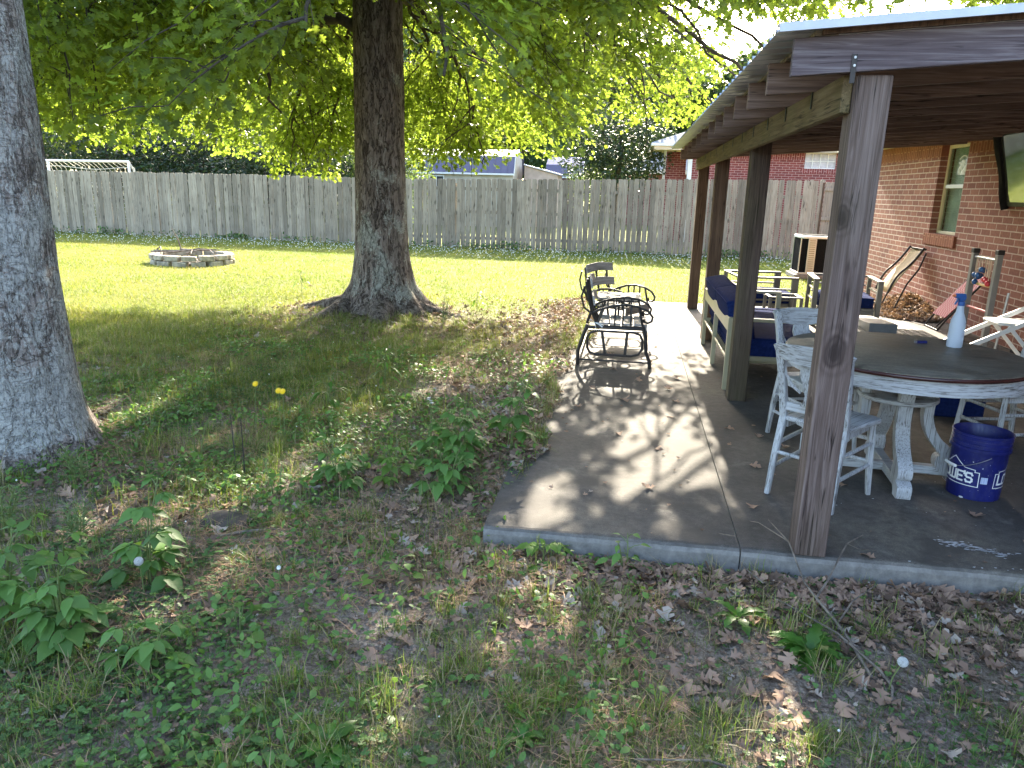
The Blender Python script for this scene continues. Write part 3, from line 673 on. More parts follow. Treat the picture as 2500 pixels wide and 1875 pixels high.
# ------------------------------------------------------------------ trees
def trunk_mesh(name,c,mat,rprof,lobes,lean,hprof,parent,roots=(),seg=72):
    """tapered trunk with root flare; hgt holds how much lichen grows at each height"""
    zs=np.concatenate([np.linspace(-.35,.6,24),np.linspace(.7,3,24),np.linspace(3.2,12,30)])
    th=np.linspace(0,2*PI,seg,endpoint=False)
    Zg,A=np.meshgrid(zs,th,indexing='ij')
    r=np.interp(Zg,[p[0] for p in rprof],[p[1] for p in rprof])
    for a,wd,am,hz in lobes:
        dd=np.abs((A-a+PI)%(2*PI)-PI);r=r+am*np.exp(-(dd/wd)**2)*np.exp(-np.maximum(Zg+.1,0)/hz)
    r=r*(1+.05*(fbm(A*1.6+.2*Zg,Zg*.9,71)-.5)+.05*(vnoise(A*5,Zg*1.5,75)-.5)+.022*(vnoise(A*11,Zg*5,77)-.5))
    V=np.stack([r*np.cos(A)+lean[0]*Zg,r*np.sin(A)+lean[1]*Zg,Zg],-1)
    hg=np.interp(Zg,[p[0] for p in hprof],[p[1] for p in hprof])
    n=len(zs);i=np.arange(n*seg).reshape(n,seg);j=np.roll(i,-1,1)
    F=np.stack([i[:-1],j[:-1],j[1:],i[1:]],-1).reshape(-1,4)
    V=V.reshape(-1,3);hg=hg.ravel()
    for pts,rs in roots:
        b=MB();b.tube(pts,rs,12);m=len(V);V=np.concatenate([V,np.array(b.v)]);f4=[f for f in b.f if len(f)==4]
        F=np.concatenate([F,np.array(f4)+m]);hg=np.concatenate([hg,np.full(len(b.v),-.25)])
    return link('trunk',mesh_np(name,V,F,{'hgt':hg}),mat,parent,True)
# a lobed oak leaf, 0.1 m long, folded along the midrib
def lobed(L=.11,fold=.25,bend=.12):
    half=[(0,0),(.10,.05),(.30,.34),(.33,.13),(.46,.42),(.60,.44),(.58,.14),(.82,.27),(1.,.0)]
    out=[];ring=[]
    P=[(x*L,0.) for x in(.0,.2,.35,.58,.78,1.)]
    V=[];F=[]
    def z(x,y): return fold*abs(y)-bend*(x/L)**2*L
    mid=[(.0,0),(.34,0),(.58,0),(1.,0)]
    V=[(x*L,0,z(x*L,0)) for x,_ in mid]
    for sgn in(1,-1):
        s=len(V)
        o=[(.12,.06),(.26,.36),(.35,.12),(.50,.46),(.66,.40),(.62,.12),(.84,.25)]
        V+=[(x*L,sgn*y*L,z(x*L,y*L)) for x,y in o]
        tri=[(0,s,1),(s,s+1,s+2),(s,s+2,1),(1,s+2,2),(s+2,s+3,s+4),(s+2,s+4,s+5),(s+2,s+5,2),(2,s+5,3),(s+5,s+6,3)]
        F+= [t if sgn>0 else t[::-1] for t in tri]
    return np.array(V),np.array(F)
LEAF=lobed()
def simple_leaf(L=.11,wd=.5):
    V=[(0,0,0),(.35*L,wd*.42*L,.05*L),(.7*L,wd*.36*L,.02*L),(L,0,-.1*L),(.7*L,-wd*.36*L,.02*L),(.35*L,-wd*.42*L,.05*L)]
    return np.array(V),np.array([(0,1,5),(1,2,4),(1,4,5),(2,3,4)])
def frame_from(dirs,ups):
    """rotation with local x along dirs and local z near ups"""
    x=dirs/np.maximum(np.linalg.norm(dirs,axis=1,keepdims=True),1e-6)
    y=np.cross(ups,x);y/=np.maximum(np.linalg.norm(y,axis=1,keepdims=True),1e-6)
    z=np.cross(x,y);return np.stack([x,y,z],-1)
def grow(limbs,sp=.5,sec=(1.9,.7),tw=.27,twl=.55,nleaf=46,leaf=LEAF,size=1.,keep=None,seed=1,spread=.15,taper=.085):
    """limbs: list of (points) polylines -> branch MB, leaf arrays"""
    rg=np.random.default_rng(seed);rr=random.Random(seed);B=MB();LP=[];LD=[];LS=[]
    for pts,r0_,sz,dens,*hang in limbs:
        dlo,dhi=hang[0] if hang else (-.35,.28)
        pts=[Vector(p) for p in pts]
        # resample as a smooth curve
        n=18;crv=[]
        for k in range(n+1):
            t=k/n*(len(pts)-1);i=min(int(t),len(pts)-2);u=t-i
            p0=pts[max(i-1,0)];p1=pts[i];p2=pts[i+1];p3=pts[min(i+2,len(pts)-1)]
            crv.append(.5*((2*p1)+(p2-p0)*u+(2*p0-5*p1+4*p2-p3)*u*u+(3*p1-p0-3*p2+p3)*u**3)+Vector((rr.gauss(0,.035),rr.gauss(0,.035),rr.gauss(0,.03)))*(k>0))
        L=sum((crv[k+1]-crv[k]).length for k in range(n))
        B.tube(crv,[r0_*(1-.88*k/n)+.004 for k in range(n+1)],7)
        ns=max(3,int(L/sp*dens));sd=1
        for k in range(ns):
            t=.16+.84*(k+rr.random()*.6)/ns;q=min(int(t*n),n-1);p=crv[q].lerp(crv[q+1],t*n-q);d=(crv[q+1]-crv[q]).normalized()
            sd=-sd;ang=sd*rad(rr.uniform(30,75));dz=rr.uniform(dlo,dhi)
            s=Vector((d.x*math.cos(ang)-d.y*math.sin(ang),d.x*math.sin(ang)+d.y*math.cos(ang),d.z*.4+dz)).normalized()
            sl=rr.uniform(*sorted(sec))*(1.15-.55*t);m=6;sp_=[p]
            for a in range(m):
                sp_.append(sp_[-1]+s*sl/m+Vector((rr.gauss(0,.02),rr.gauss(0,.02),-.018*a*sl)))
            if keep is not None and not keep(*[sum(v[i] for v in sp_[2:])/(m-1) for i in range(3)]) : continue
            if keep is not None and not keep(*sp_[-1]) and sp_[-1].z<3.3: continue
            B.tube(sp_,[max(.003,.016*(1-.8*a/m)) for a in range(m+1)],5)
            nt_=max(2,int(sl/tw))
            for c in range(nt_+1):
                t2=.15+.85*c/nt_;q2=min(int(t2*m),m-1);p2=sp_[q2].lerp(sp_[q2+1],t2*m-q2)
                a2=rr.uniform(-1.4,1.4) if c<nt_ else 0
                td=Vector((s.x*math.cos(a2)-s.y*math.sin(a2),s.x*math.sin(a2)+s.y*math.cos(a2),rr.uniform(-.7,.2))).normalized()
                tl=twl*rr.uniform(.6,1.25);e=p2+td*tl+Vector((0,0,-.08))
                if keep is not None and not keep(e.x,e.y,e.z): continue
                B.tube([p2,p2.lerp(e,.5)+Vector((0,0,.03)),e],[.005,.004,.002],4,False)
                nl=max(4,int(nleaf*rr.uniform(.6,1.3)))
                u=rg.random(nl)**.7;base=np.array(p2)[None]*(1-u[:,None])+np.array(e)[None]*u[:,None]
                off=rg.normal(0,1,(nl,3))*spread*np.array([1,1,.62]);LP.append(base+off)
                LD.append(np.array(td)[None]*.7+off/spread*.5+np.array([0,0,-.35]));LS.append(np.full(nl,sz)*rg.uniform(.65,1.2,nl))
    P=np.concatenate(LP);D=np.concatenate(LD);S=np.concatenate(LS)*size
    if keep is not None:
        k=np.array([keep(*p) for p in P],bool);P=P[k];D=D[k];S=S[k]
    up=rg.normal(0,.55,(len(P),3))+np.array([0,0,1.]);R=frame_from(D,up)
    return B,scatter(leaf[0],leaf[1],P,R,S)
def limb(c,z,az,L,rise,droop,r=.07,sz=1.,dens=1.,r0=.28,hang=None):
    a=rad(az);dx,dy=math.cos(a),math.sin(a);c=(c[0],c[1])
    return ([(c[0]+dx*r0*.5,c[1]+dy*r0*.5,z-.05)]+[(c[0]+dx*(r0+L*t),c[1]+dy*(r0+L*t),z+rise*math.sin(t*PI*.55)-droop*t*t) for t in(.12,.35,.6,.82,1.)],r,sz,dens)+((hang,) if hang else ())
# --- the big oak in the middle
T=thing('oak_tree','big oak with flared roots and a wide bright green crown','tree',(0,0,0))
tr=trunk_mesh('oak_trunk',TC,M['bark'],[(-.35,.80),(-.12,.66),(0,.55),(.15,.47),(.35,.395),(.8,.345),(1.6,.325),(2.5,.315),(4,.30),(6,.24),(9,.13),(12,.03)],
   [(rad(205),.30,.42,.20),(rad(255),.20,.16,.14),(rad(285),.22,.30,.17),(rad(335),.28,.34,.20),(rad(15),.3,.40,.2),(rad(150),.3,.35,.2),(rad(80),.4,.3,.2)],(0,0),
   [(-.3,-.25),(.0,-.15),(.15,-.06),(.35,.06),(.9,.04),(1.5,.0),(2.2,-.05),(4,-.08),(12,-.2)],T,
   [([(-.40,-.30,.05),(-.58,-.80,-.05),(-.66,-1.25,-.09),(-.64,-1.7,-.14)],[.14,.09,.06,.03]),
    ([(.45,-.05,.03),(.80,.0,-.04),(1.15,-.05,-.09),(1.4,-.15,-.14)],[.14,.085,.055,.03]),
    ([(-.45,.1,.06),(-.9,.12,-.02),(-1.3,.05,-.10)],[.15,.10,.06]),
    ([(.12,-.45,.03),(.20,-.75,-.04),(.25,-1.0,-.12)],[.20,.14,.08])])
tr.location=(TC[0],TC[1],0)
def keep_oak(x,y,z):
    dx,dy=x-TC[0],y-TC[1];r=math.hypot(dx,dy)
    n=float(_k1[int((x+20)*4)%160,int((y+5)*4)%160])
    a=x/y;e=(z-1.62)/y
    lo=.040+.06*(n-.45)
    if -.50<a<-.385 and y<13.5: lo=.004+.05*(n-.45)
    if -.30<a<-.19 and y<13.5: lo=.012+.05*(n-.45)
    if e<lo or z<1.7: return False
    if x>.35 and z<2.7: return False
    # bare lower stem
    if r<.75 and z<4.2: return False
    if y<9.8 and abs(x-TC[0]*y/TC[1])<.42 and z<1.62+.232*y: return False
    if y>6.5 and a>.125+.03*(n-.3) and e<.20: return False
    if y>5 and .102+.04*(n-.4)<a<.160 and .10<e<.205: return False
    # gaps that let the sun through to the ground
    yg=y-z/math.tan(SUN_EL);hx=int((x+20)*8);hy=int((yg+20)*8)
    if (z>3.3 or x>-1.2) and 0<=hx<320 and 0<=hy<320 and _hole[hx,hy]: return False
    return True
_gx,_gy=np.meshgrid(np.arange(320)/8-20,np.arange(320)/8-20,indexing='ij')
_hn=.62*fbm(_gx*1.9,_gy*1.15,201,2)+.38*fbm(_gx*4.5,_gy*2.6,211,2)
_th=.60+0*_gx
_th=np.where((_gx>-.9)&(_gx<.75)&(_gy>3.2)&(_gy<6.3),.55,_th);_th=np.where((_gx>-.9)&(_gx<.75)&(_gy>6.3)&(_gy<8.6),.585,_th);_th=np.where((_gx<-.9)&(_gy>3.6)&(_gy<9.5),.535,_th);_th=np.where((_gx>.3)&(_gy<3.2)&(_gy>1.5),.60,_th)
_hole=_hn>_th
gxk,gyk=np.meshgrid(np.arange(160)/4-20,np.arange(160)/4-5,indexing='ij');_k1=fbm(gxk*1.1,gyk*1.1,91)
L=[]
rr=random.Random(5)
for k in range(17):     # the low drooping tier that fills the picture
    az=k*21.2+rr.uniform(-7,7)
    if 296<az<338: continue
    L.append(limb(TC,4.05+.35*(k%4)+rr.uniform(-.15,.2),az,rr.uniform(4.0,5.0),.45,2.05+.32*(k%4),.06,.95,1.9))
for k in range(15):     # twigs that hang low round the trunk
    az=k*24+9+rr.uniform(-6,6)
    if 288<az<340: continue
    L.append(limb(TC,4.1+.3*(k%4),az,rr.uniform(3.4,4.9),.25,1.55+.2*(k%4),.045,.9,2.0,.3,(-.95,-.05)))
L.append(([(-3.6,10.2,4.3),(-4.3,11.5,3.5),(-4.8,12.1,2.6),(-5.0,12.4,1.9)],.028,.9,3.6,(-.7,.15)))
L.append(([(-3.7,10.1,4.2),(-4.8,11.2,3.4),(-5.3,11.8,2.6),(-5.5,12.1,1.95)],.028,.9,3.2,(-.7,.15)))
L.append(([(-3.1,10.2,4.3),(-3.0,11.3,3.5),(-2.9,12.0,2.6),(-2.75,12.4,1.95)],.028,.9,3.6,(-.6,.15)))
L.append(([(-3.0,10.1,4.1),(-2.5,10.9,3.3),(-2.3,11.3,2.6),(-2.2,11.5,2.0)],.028,.9,3.2,(-.6,.15)))
L.append(limb(TC,3.62,183,4.9,.15,.85,.075,1.,1.))
for k in range(13):     # second tier
    az=k*27.7+11
    if 298<az<338: continue
    L.append(limb(TC,4.7+.5*(k%3),az,rr.uniform(4.3,5.4),1.3,.9,.075,1.05,.95))
for az_,z_,L_ in((336,3.9,7.2),(329,4.0,6.8),(341,4.1,7.6),(333,4.25,8.2),(338,4.15,6.4)): L.append(limb(TC,z_,az_,L_,.10,.95,.05,.95,2.6))
L.append(limb(TC,4.1,352,4.6,.5,1.6,.05,.95,1.5))
L.append(limb(TC,4.4,20,4.8,.5,1.9,.05,.95,1.5))
L.append(limb(TC,5.2,338,6.0,.8,.6,.07,1.05,.8))
L.append(limb(TC,4.6,300,4.2,.9,.9,.06,1.0,.8))
for k in range(11):     # upper crown
    L.append(limb(TC,6.4+.35*k,k*137.5,5.3-.32*k,1.6+.1*k,.2,.07,1.45,.42))
BR,LV=grow(L,keep=keep_oak,seed=3,nleaf=66,size=.78)
bo=BR.build('branches',M['branch'],T,True)
link('crown',mesh_np('oak_crown',LV[0],LV[1],{'rnd':LV[2]}),M['leaf'],T)
print('oak leaves',len(LV[1])//18)
# --- the lichen covered tree at the left edge
T2=thing('lichen_tree','pale lichen covered trunk cut by the left edge of the photo','tree',(0,0,0))
tr=trunk_mesh('left_trunk',TL,M['bark_l'],[(-.35,.70),(-.12,.575),(0,.52),(.15,.483),(.4,.45),(.8,.43),(1.4,.42),(2.2,.41),(4,.385),(7,.28),(12,.05)],
   [(rad(-62),.20,.16,.09),(rad(-25),.2,.10,.10),(rad(10),.3,.12,.14),(rad(-120),.3,.2,.15),(rad(80),.5,.2,.2)],(0.0,0),
   [(-.3,-.45),(.02,-.22),(.10,.02),(.25,.10),(.9,.10),(1.5,.065),(2.1,.03),(2.8,.0),(12,-.1)],T2)
tr.location=(TL[0],TL[1],0)
def keep_l(x,y,z):
    n=float(_k1[int((x+20)*4)%160,int((y+5)*4)%160])
    if z<2.15+.5*n+max(0,5.5-y)*.45: return False
    return not (x>-3.2 and y<9.5 and z<4.4)
L=[limb(TL,4.0,93,4.3,.2,1.75,.07,1.05,1.3,.4),limb(TL,4.4,112,4.6,.4,1.9,.07,1.05,1.2,.4),limb(TL,4.9,84,4.3,.5,1.3,.07,1.05,1.2,.4),limb(TL,5.2,135,4.5,.8,.9,.07,1.1,.8,.4),
   limb(TL,5.8,60,4.0,1.2,.3,.07,1.2,.7,.4),limb(TL,6.2,160,4.3,1.,.4,.07,1.2,.7,.4),limb(TL,6.6,250,3.6,1.4,.3,.07,1.3,.5,.4),limb(TL,7.2,20,3.8,1.6,.3,.07,1.3,.5,.4),limb(TL,8,100,3.6,2,.2,.06,1.4,.6,.4),limb(TL,8.5,200,3.4,2,.2,.06,1.4,.6,.4)]
BR,LV=grow(L,keep=keep_l,seed=8,nleaf=38)
BR.build('branches',M['branch'],T2,True)
link('crown',mesh_np('left_crown',LV[0],LV[1],{'rnd':LV[2]}),M['leaf_l'],T2)
# --- trees of the wood beyond the fence
def bg_crown(seed,n,leaf,lobes=9,conic=False):
    rg=np.random.default_rng(seed);C=[];
    for k in range(lobes):
        t=(k+.5)/lobes;a=k*2.4
        if conic: C.append((.62*(1-t)*math.cos(a),.62*(1-t)*math.sin(a),-.85+1.8*t,.52*(1-t)+.14))
        else:
            zc=-.55+1.15*t;rad_=.58*math.sqrt(max(.05,1-zc*zc));C.append((rad_*math.cos(a),rad_*math.sin(a),zc,.40+.1*rg.random()))
    C=np.array(C);w_=C[:,3]**2;ix=rg.choice(len(C),n,p=w_/w_.sum());dv=rg.normal(0,1,(n,3));dv/=np.linalg.norm(dv,axis=1,keepdims=True)
    rr_=C[ix,3]*(rg.random(n)**.35)*(1+.25*(rg.random(n)-.3))
    P=C[ix,:3]+dv*rr_[:,None]
    D=dv+rg.normal(0,.7,(n,3))+np.array([0,0,-.3]);U=rg.normal(0,.6,(n,3))+np.array([0,0,1.])
    return scatter(leaf[0],leaf[1],P,frame_from(D,U),rg.uniform(.7,1.3,n))
SL=simple_leaf(.085,.8);SLs=simple_leaf(.06,.7)
def bg_tree(name,label,cat,loc,R,Hc,zc,mat,seed,n,group=None,conic=False,leaf=SL,mesh=None,trunk_r=.16):
    t=thing(name,label,cat,(loc[0],loc[1],-.1),rng.random()*6,group)
    me=mesh or mesh_np(name+'_crown',*(lambda q:(q[0],q[1],{'rnd':q[2]}))(bg_crown(seed,n,leaf,conic=conic)))
    o=link('crown',me,None,t)
    if mesh is None: me.materials.append(mat)
    o.scale=(R,R,Hc);o.location=(0,0,zc)
    b=MB();b.tube([(0,0,-.2),(.05,.0,zc*.5),(0,.04,zc),(0,0,zc+Hc*.6)],[trunk_r*1.3,trunk_r,trunk_r*.7,.03],8);
    for k in range(5):
        a=k*1.3;b.tube([(0,0,zc-.5*Hc+.2*k),(R*.3*math.cos(a),R*.3*math.sin(a),zc-.2*Hc+.2*k),(R*.6*math.cos(a),R*.6*math.sin(a),zc+.1*Hc+.2*k)],[trunk_r*.5,trunk_r*.3,.02],6)
    b.build('trunk',M['branch'],t,True);return t,me
WL='tall leafy tree in the dense wood far beyond the fence';WG='trees of the wood beyond the fence'
_,ma=bg_tree('woodland_tree',WL,'tree',(-30,58),4.6,6.6,8.6,M['bgleaf'],21,9000,WG)
_,mb=bg_tree('woodland_tree',WL,'tree',(-22,60),4.8,6.8,8.8,M['bgleaf'],22,9000,WG)
_,mc=bg_tree('woodland_tree',WL,'tree',(-14,57),4.6,6.2,8.4,M['bgleaf2'],23,9000,WG)
for k,(x,y,R,Hc,zc) in enumerate([(-46,60,5,7,9),(-38,57,4.8,6.6,8.6),(-40,66,5.5,8,10.5),(-26,68,5.5,8,10.5),(-17,68,5.5,7.8,10.2),(-8,60,4.8,6,8),(-9,70,5.5,7,9.6),(-1,62,4.6,5,7),(4,68,5,5.5,7.6),(11,66,5,5.5,7.6),(18,64,5,6,8),(26,66,5,6.4,8.6),(-54,62,5,7.2,9.4),(0,74,5.5,6.5,9),(-33,50,3.6,4.4,5.6),(-25,49,3.4,4.2,5.4),(-4.5,56,3.6,4.2,5.6)]):
    bg_tree('woodland_tree',WL,'tree',(x,y),R,Hc,zc,None,0,0,WG,mesh=(ma,mb,mc)[k%3])
EL='dark evergreen bush growing thickly just beyond the fence';EG='evergreens beyond the fence'
_,me1=bg_tree('evergreen_bush',EL,'bush',(-15.6,31.5),2.3,2.0,2.2,M['bgdark'],31,7000,EG,leaf=SLs,trunk_r=.1)
for x,y,R,Hc,zc in [(-19.5,33,2.5,2.2,2.6),(-12.2,30.5,1.9,1.8,2.0),(-24,33,2.6,2.4,2.8),(-28.5,34,2.6,2.4,2.8),(-17.5,36,2.6,3.0,3.4),(-13.6,36.5,2.6,3.0,3.3),(-22,38,3,3.4,3.8),(-33,36,3,3,3.4)]:
    bg_tree('evergreen_bush',EL,'bush',(x,y),R,Hc,zc,None,0,0,EG,mesh=me1,trunk_r=.1)
bg_tree('sunlit_shrub','pale green sunlit shrub beyond the fence left of the oak trunk','shrub',(-9.6,30),1.7,2.0,2.3,M['bgleaf2'],41,6000,leaf=SLs,trunk_r=.08)
bg_tree('olive_tree','dark fine leaved tree with several stems beside the neighbour house','tree',(-.55,30.5),2.15,1.9,3.35,M['bgdark'],42,9000,leaf=SLs,trunk_r=.12)
bg_tree('young_tree','light green tree between the two sheds','tree',(-5.2,52),1.9,2.3,3.6,M['bgleaf2'],43,5000,trunk_r=.1)
bg_tree('yard_shrub','small bright shrub under the dark tree beyond the fence','shrub',(-1.8,33),1.0,1.0,1.9,M['bgleaf2'],44,2500,leaf=SLs,trunk_r=.05)
# the far edge of the wood closes the horizon
rgw=np.random.default_rng(77);n=26000
xw=rgw.uniform(-130,130,n);yw=rgw.uniform(84,104,n);hw=9+6*fbm(xw*.11,yw*0,5)-3*sstep(-30,10,xw)
zw=hw*rgw.random(n)**.8
q=scatter(SL[0]*16,SL[1],np.stack([xw,yw,zw],-1),frame_from(rgw.normal(0,1,(n,3)),rgw.normal(0,.6,(n,3))+[0,0,1.]),rgw.uniform(.6,1.2,n))
tag(link('treeline',mesh_np('treeline',q[0],q[1],{'rnd':q[2]}),M['bgleaf']),'distant green edge of the wood along the horizon','treeline',kind='stuff')
# ------------------------------------------------------------------ grass, litter, clover
def wedge(x,y,m=1.2): return (y>1.0)&(np.abs(x+.147*y)<.86*y+m)
def blocked(x,y):
    """inside the slab, trunks or fire pit"""
    s=(x>slab_edge(y)+.02)&(x<4.45)&(y>3.36)&(y<11.8)
    s|=np.hypot(x-TC[0],y-TC[1])<.62;s|=np.hypot(x-TL[0],y-TL[1])<.56;s|=np.hypot(x+9.35,y-15.3)<.95
    s|=(x>4.35)&(y<15.5)
    return s
def pick(n,x0,x1,y0,y1,dens,m=1.2):
    x=rng.uniform(x0,x1,n);y=rng.uniform(y0,y1,n);k=wedge(x,y,m)&~blocked(x,y);x,y=x[k],y[k]
    k=rng.random(len(x))<dens(x,y);return x[k],y[k]
def blade(L,wd,bend,n=3):
    V=[];F=[]
    for k in range(n):
        t=k/n;V+=[(-wd/2*(1-t*.75),bend*t*t*L,L*t*(1-.25*bend*t)),(wd/2*(1-t*.75),bend*t*t*L,L*t*(1-.25*bend*t))]
    V.append((0,bend*L,L*(1-.3*bend)))
    for k in range(n-1): F+=[(2*k,2*k+1,2*k+3),(2*k,2*k+3,2*k+2)]
    F.append((2*n-2,2*n-1,2*n));return np.array(V),np.array(F)
def blades(x,y,L,wd,Ls,tilt=.35,var=3):
    parts=[];ix=rng.integers(0,var,len(x))
    for v in range(var):
        T_,F_=blade(L,wd,(.25,.7,1.2,.45)[v]);k=ix==v;xx,yy=x[k],y[k];N=len(xx)
        R=rotz(rng.uniform(0,2*PI,N))@rotx(rng.normal(0,tilt,N));P=np.stack([xx,yy,gz(xx,yy)-.004],-1)
        s=rng.uniform(.55,1.25,N)*(Ls[k] if isinstance(Ls,np.ndarray) else Ls)
        parts.append(scatter(T_,F_,P,R,np.stack([np.maximum(s,.7),s,s],-1)))
    return merge(parts)
# lawn beyond the oak
x,y=pick(420000,-22,6,7.5,22.6,lambda x,y:m_lawn(x,y)*np.clip(1.15-.03*(y-8),.5,1))
a=blades(x,y,.052,.0075,1.+.6*(fbm(x*1.5,y*1.5,55)-.5)+.9*sstep(22.0,22.55,y)*fbm(x*2,y*0,58),.45)
x,y=pick(150000,-9,1,3.2,9,lambda x,y:m_lawn(x,y)*.9)
a2=blades(x,y,.070,.0048,1.+.9*(fbm(x*2,y*2,57)-.4),.5)
q=merge([a,a2]);xq,yq=q[0][:,0],q[0][:,1];rq=.50*q[2]+.62*(fbm(xq*1.3,yq*1.3,97)-.5)+.30+.22*(fbm(xq*.35,yq*.35,98)-.5)+.16*sstep(-6,-13,xq)*sstep(20,16,yq);q=(q[0],q[1],np.clip(rq,0,1));tag(link('lawn_grass',mesh_np('lawn_grass',q[0],q[1],{'rnd':q[2]}),M['grass']),'short sunlit yellow green lawn between the oak and the fence','grass',kind='stuff')
# rough tufts in the shade
nt_=12000;x=rng.uniform(-6,4.2,nt_);y=1.0+8.5*rng.random(nt_)**1.25;k=wedge(x,y)&~blocked(x,y);x,y=x[k],y[k]
d=.20+.80*sstep(.42,.66,fbm(x*1.4,y*1.4,61))*(1-.72*bare(x,y))+.3*sstep(3.5,6,y)*sstep(-1.8,-2.6,x);k=rng.random(len(x))<d;x,y=x[k],y[k]
nb=rng.integers(20,60,len(x));ix=np.repeat(np.arange(len(x)),nb);sp=rng.uniform(.015,.06,len(x))[ix]
xx=x[ix]+rng.normal(0,1,len(ix))*sp;yy=y[ix]+rng.normal(0,1,len(ix))*sp
k=~blocked(xx,yy);xx,yy,ix=xx[k],yy[k],ix[k]
q=blades(xx,yy,.085,.0034,rng.uniform(.5,1.35,len(x))[ix],.5)
tag(link('rough_grass',mesh_np('rough_grass',q[0],q[1],{'rnd':q[2]}),M['grass2']),'thin tufts of rough grass growing in the shade','grass',kind='stuff')
# fine green sprigs mixed through the foreground
x,y=pick(330000,-6,4,1.0,8.5,lambda x,y:(.13+.75*sstep(.42,.64,fbm(x*2.1,y*2.1,66)))*(1-.75*bare(x,y)))
q=blades(x,y,.035,.0045,1.,.7);tag(link('sprigs',mesh_np('sprigs',q[0],q[1],{'rnd':q[2]}),M['clover']),'low green sprigs and seedlings between the dead leaves','ground cover',kind='stuff')
# tall wispy stalks between the oak and the slab
N=900;x=rng.uniform(-3.4,-.8,N);y=rng.uniform(3.0,7.6,N);k=(fbm(x*1.3,y*1.3,63)>.47)&~blocked(x,y);x,y=x[k],y[k]
q=blades(x,y,.30,.0030,rng.uniform(.5,1.2,len(x)),.28);tag(link('tall_grass',mesh_np('tall_grass',q[0],q[1],{'rnd':q[2]}),M['grass2']),'tall wispy grass stalks between the oak and the slab','grass',kind='stuff')
# low leafy weeds in the half shade
x,y=pick(60000,-5.5,.2,1.6,8.0,lambda x,y:sstep(.50,.64,fbm(x*1.6+5,y*1.6,62))*(.55+.45*sstep(-.6,-2,x))*(1-.5*bare(x,y)));N=len(x)
q=scatter(*simple_leaf(.045,.62),np.stack([x,y,gz(x,y)+rng.uniform(.0,.11,N)*fbm(x*2,y*2,60)*1.3],-1),frame_from(rng.normal(0,1,(N,3))*[1,1,.5]+[0,0,.25],rng.normal(0,.4,(N,3))+[0,0,1.]),rng.uniform(.35,1.1,N))
tag(link('low_weeds',mesh_np('low_weeds',q[0],q[1],{'rnd':q[2]}),M['weed']),'low broad leaved weeds mixed through the shaded grass','weeds',kind='stuff')
# clover: three round leaflets on a short stalk
cv=[];cf=[]
for k in range(3):
    a=k*2*PI/3;n=len(cv);cx,cy=.0075*math.cos(a),.0075*math.sin(a)
    cv.append((0,0,.018));
    for t in range(6):
        b_=a-1.25+2.5*t/5;r=.0135 if t not in(0,5) else .008;cv.append((r*math.cos(b_)+cx*.35,r*math.sin(b_)+cy*.35,.022-.003*(t%2)))
    cf+=[(n,n+1+t,n+2+t) for t in range(5)]
x,y=pick(120000,-5,4,1.0,7.5,lambda x,y:(.10+.85*sstep(.50,.66,fbm(x*1.2+3,y*1.2,68)))*(1-.8*bare(x,y)))
N=len(x);q=scatter(np.array(cv),np.array(cf),np.stack([x,y,gz(x,y)+rng.uniform(0,.02,N)],-1),rotz(rng.uniform(0,6.3,N))@rotx(rng.normal(0,.35,N)),rng.uniform(.4,1.0,N))
tag(link('clover',mesh_np('clover',q[0],q[1],{'rnd':q[2]}),M['clover']),'patches of dark green clover in the foreground','clover',kind='stuff')
# dead oak leaves
def dead(curl,L=.115):
    V,F=lobed(L,0,0);V=V.copy();x,y=V[:,0]/L-.5,V[:,1]/L
    V[:,2]=curl[0]*x*x*L+curl[1]*y*y*L*2+curl[2]*x*y*L+.004*np.sin(9*x+5*y);V[:,0]-=.5*L;return V,F
DV=[dead(c) for c in((.5,.6,.3),(-.45,.7,.5),(.2,-.6,-.7),(.9,.2,.2),(-.2,.3,1.0))]
def litter(x,y,dz=.006,tilt=.28):
    ps=[];ix=rng.integers(0,5,len(x))
    for v in range(5):
        k=ix==v;xx,yy=x[k],y[k];N=len(xx);P=np.stack([xx,yy,gz(xx,yy)+dz+rng.uniform(0,.016,N)],-1)
        ps.append(scatter(*DV[v],P,rotz(rng.uniform(0,6.3,N))@rotx(rng.normal(0,tilt,N)+PI*(rng.random(N)<.4))@roty(rng.normal(0,tilt,N)),rng.uniform(.32,.86,N)))
    return merge(ps)
x,y=pick(30000,-6,4.3,1.0,12.5,lambda x,y:np.clip(m_litter(x,y)*1.0*sstep(.36,.66,fbm(x*2.3,y*2.3,73)+.25*bare(x,y)),0,1))
x2=rng.uniform(-.75,4.3,1500);y2=3.33-np.abs(rng.normal(0,.22,1500));k=(y2>2.5)&(rng.random(1500)<np.where(x2<1.5,1,.35));
x3=-.55-np.abs(rng.normal(0,.40,2600));y3=rng.uniform(4.2,12,2600);k3=~blocked(x3,y3)
q=litter(np.concatenate([x,x2[k],x3[k3]]),np.concatenate([y,y2[k],y3[k3]]))
tag(link('leaf_litter',mesh_np('leaf_litter',q[0],q[1],{'rnd':q[2]}),M['litter']),'brown dead oak leaves littering the bare ground','leaf litter',kind='stuff')
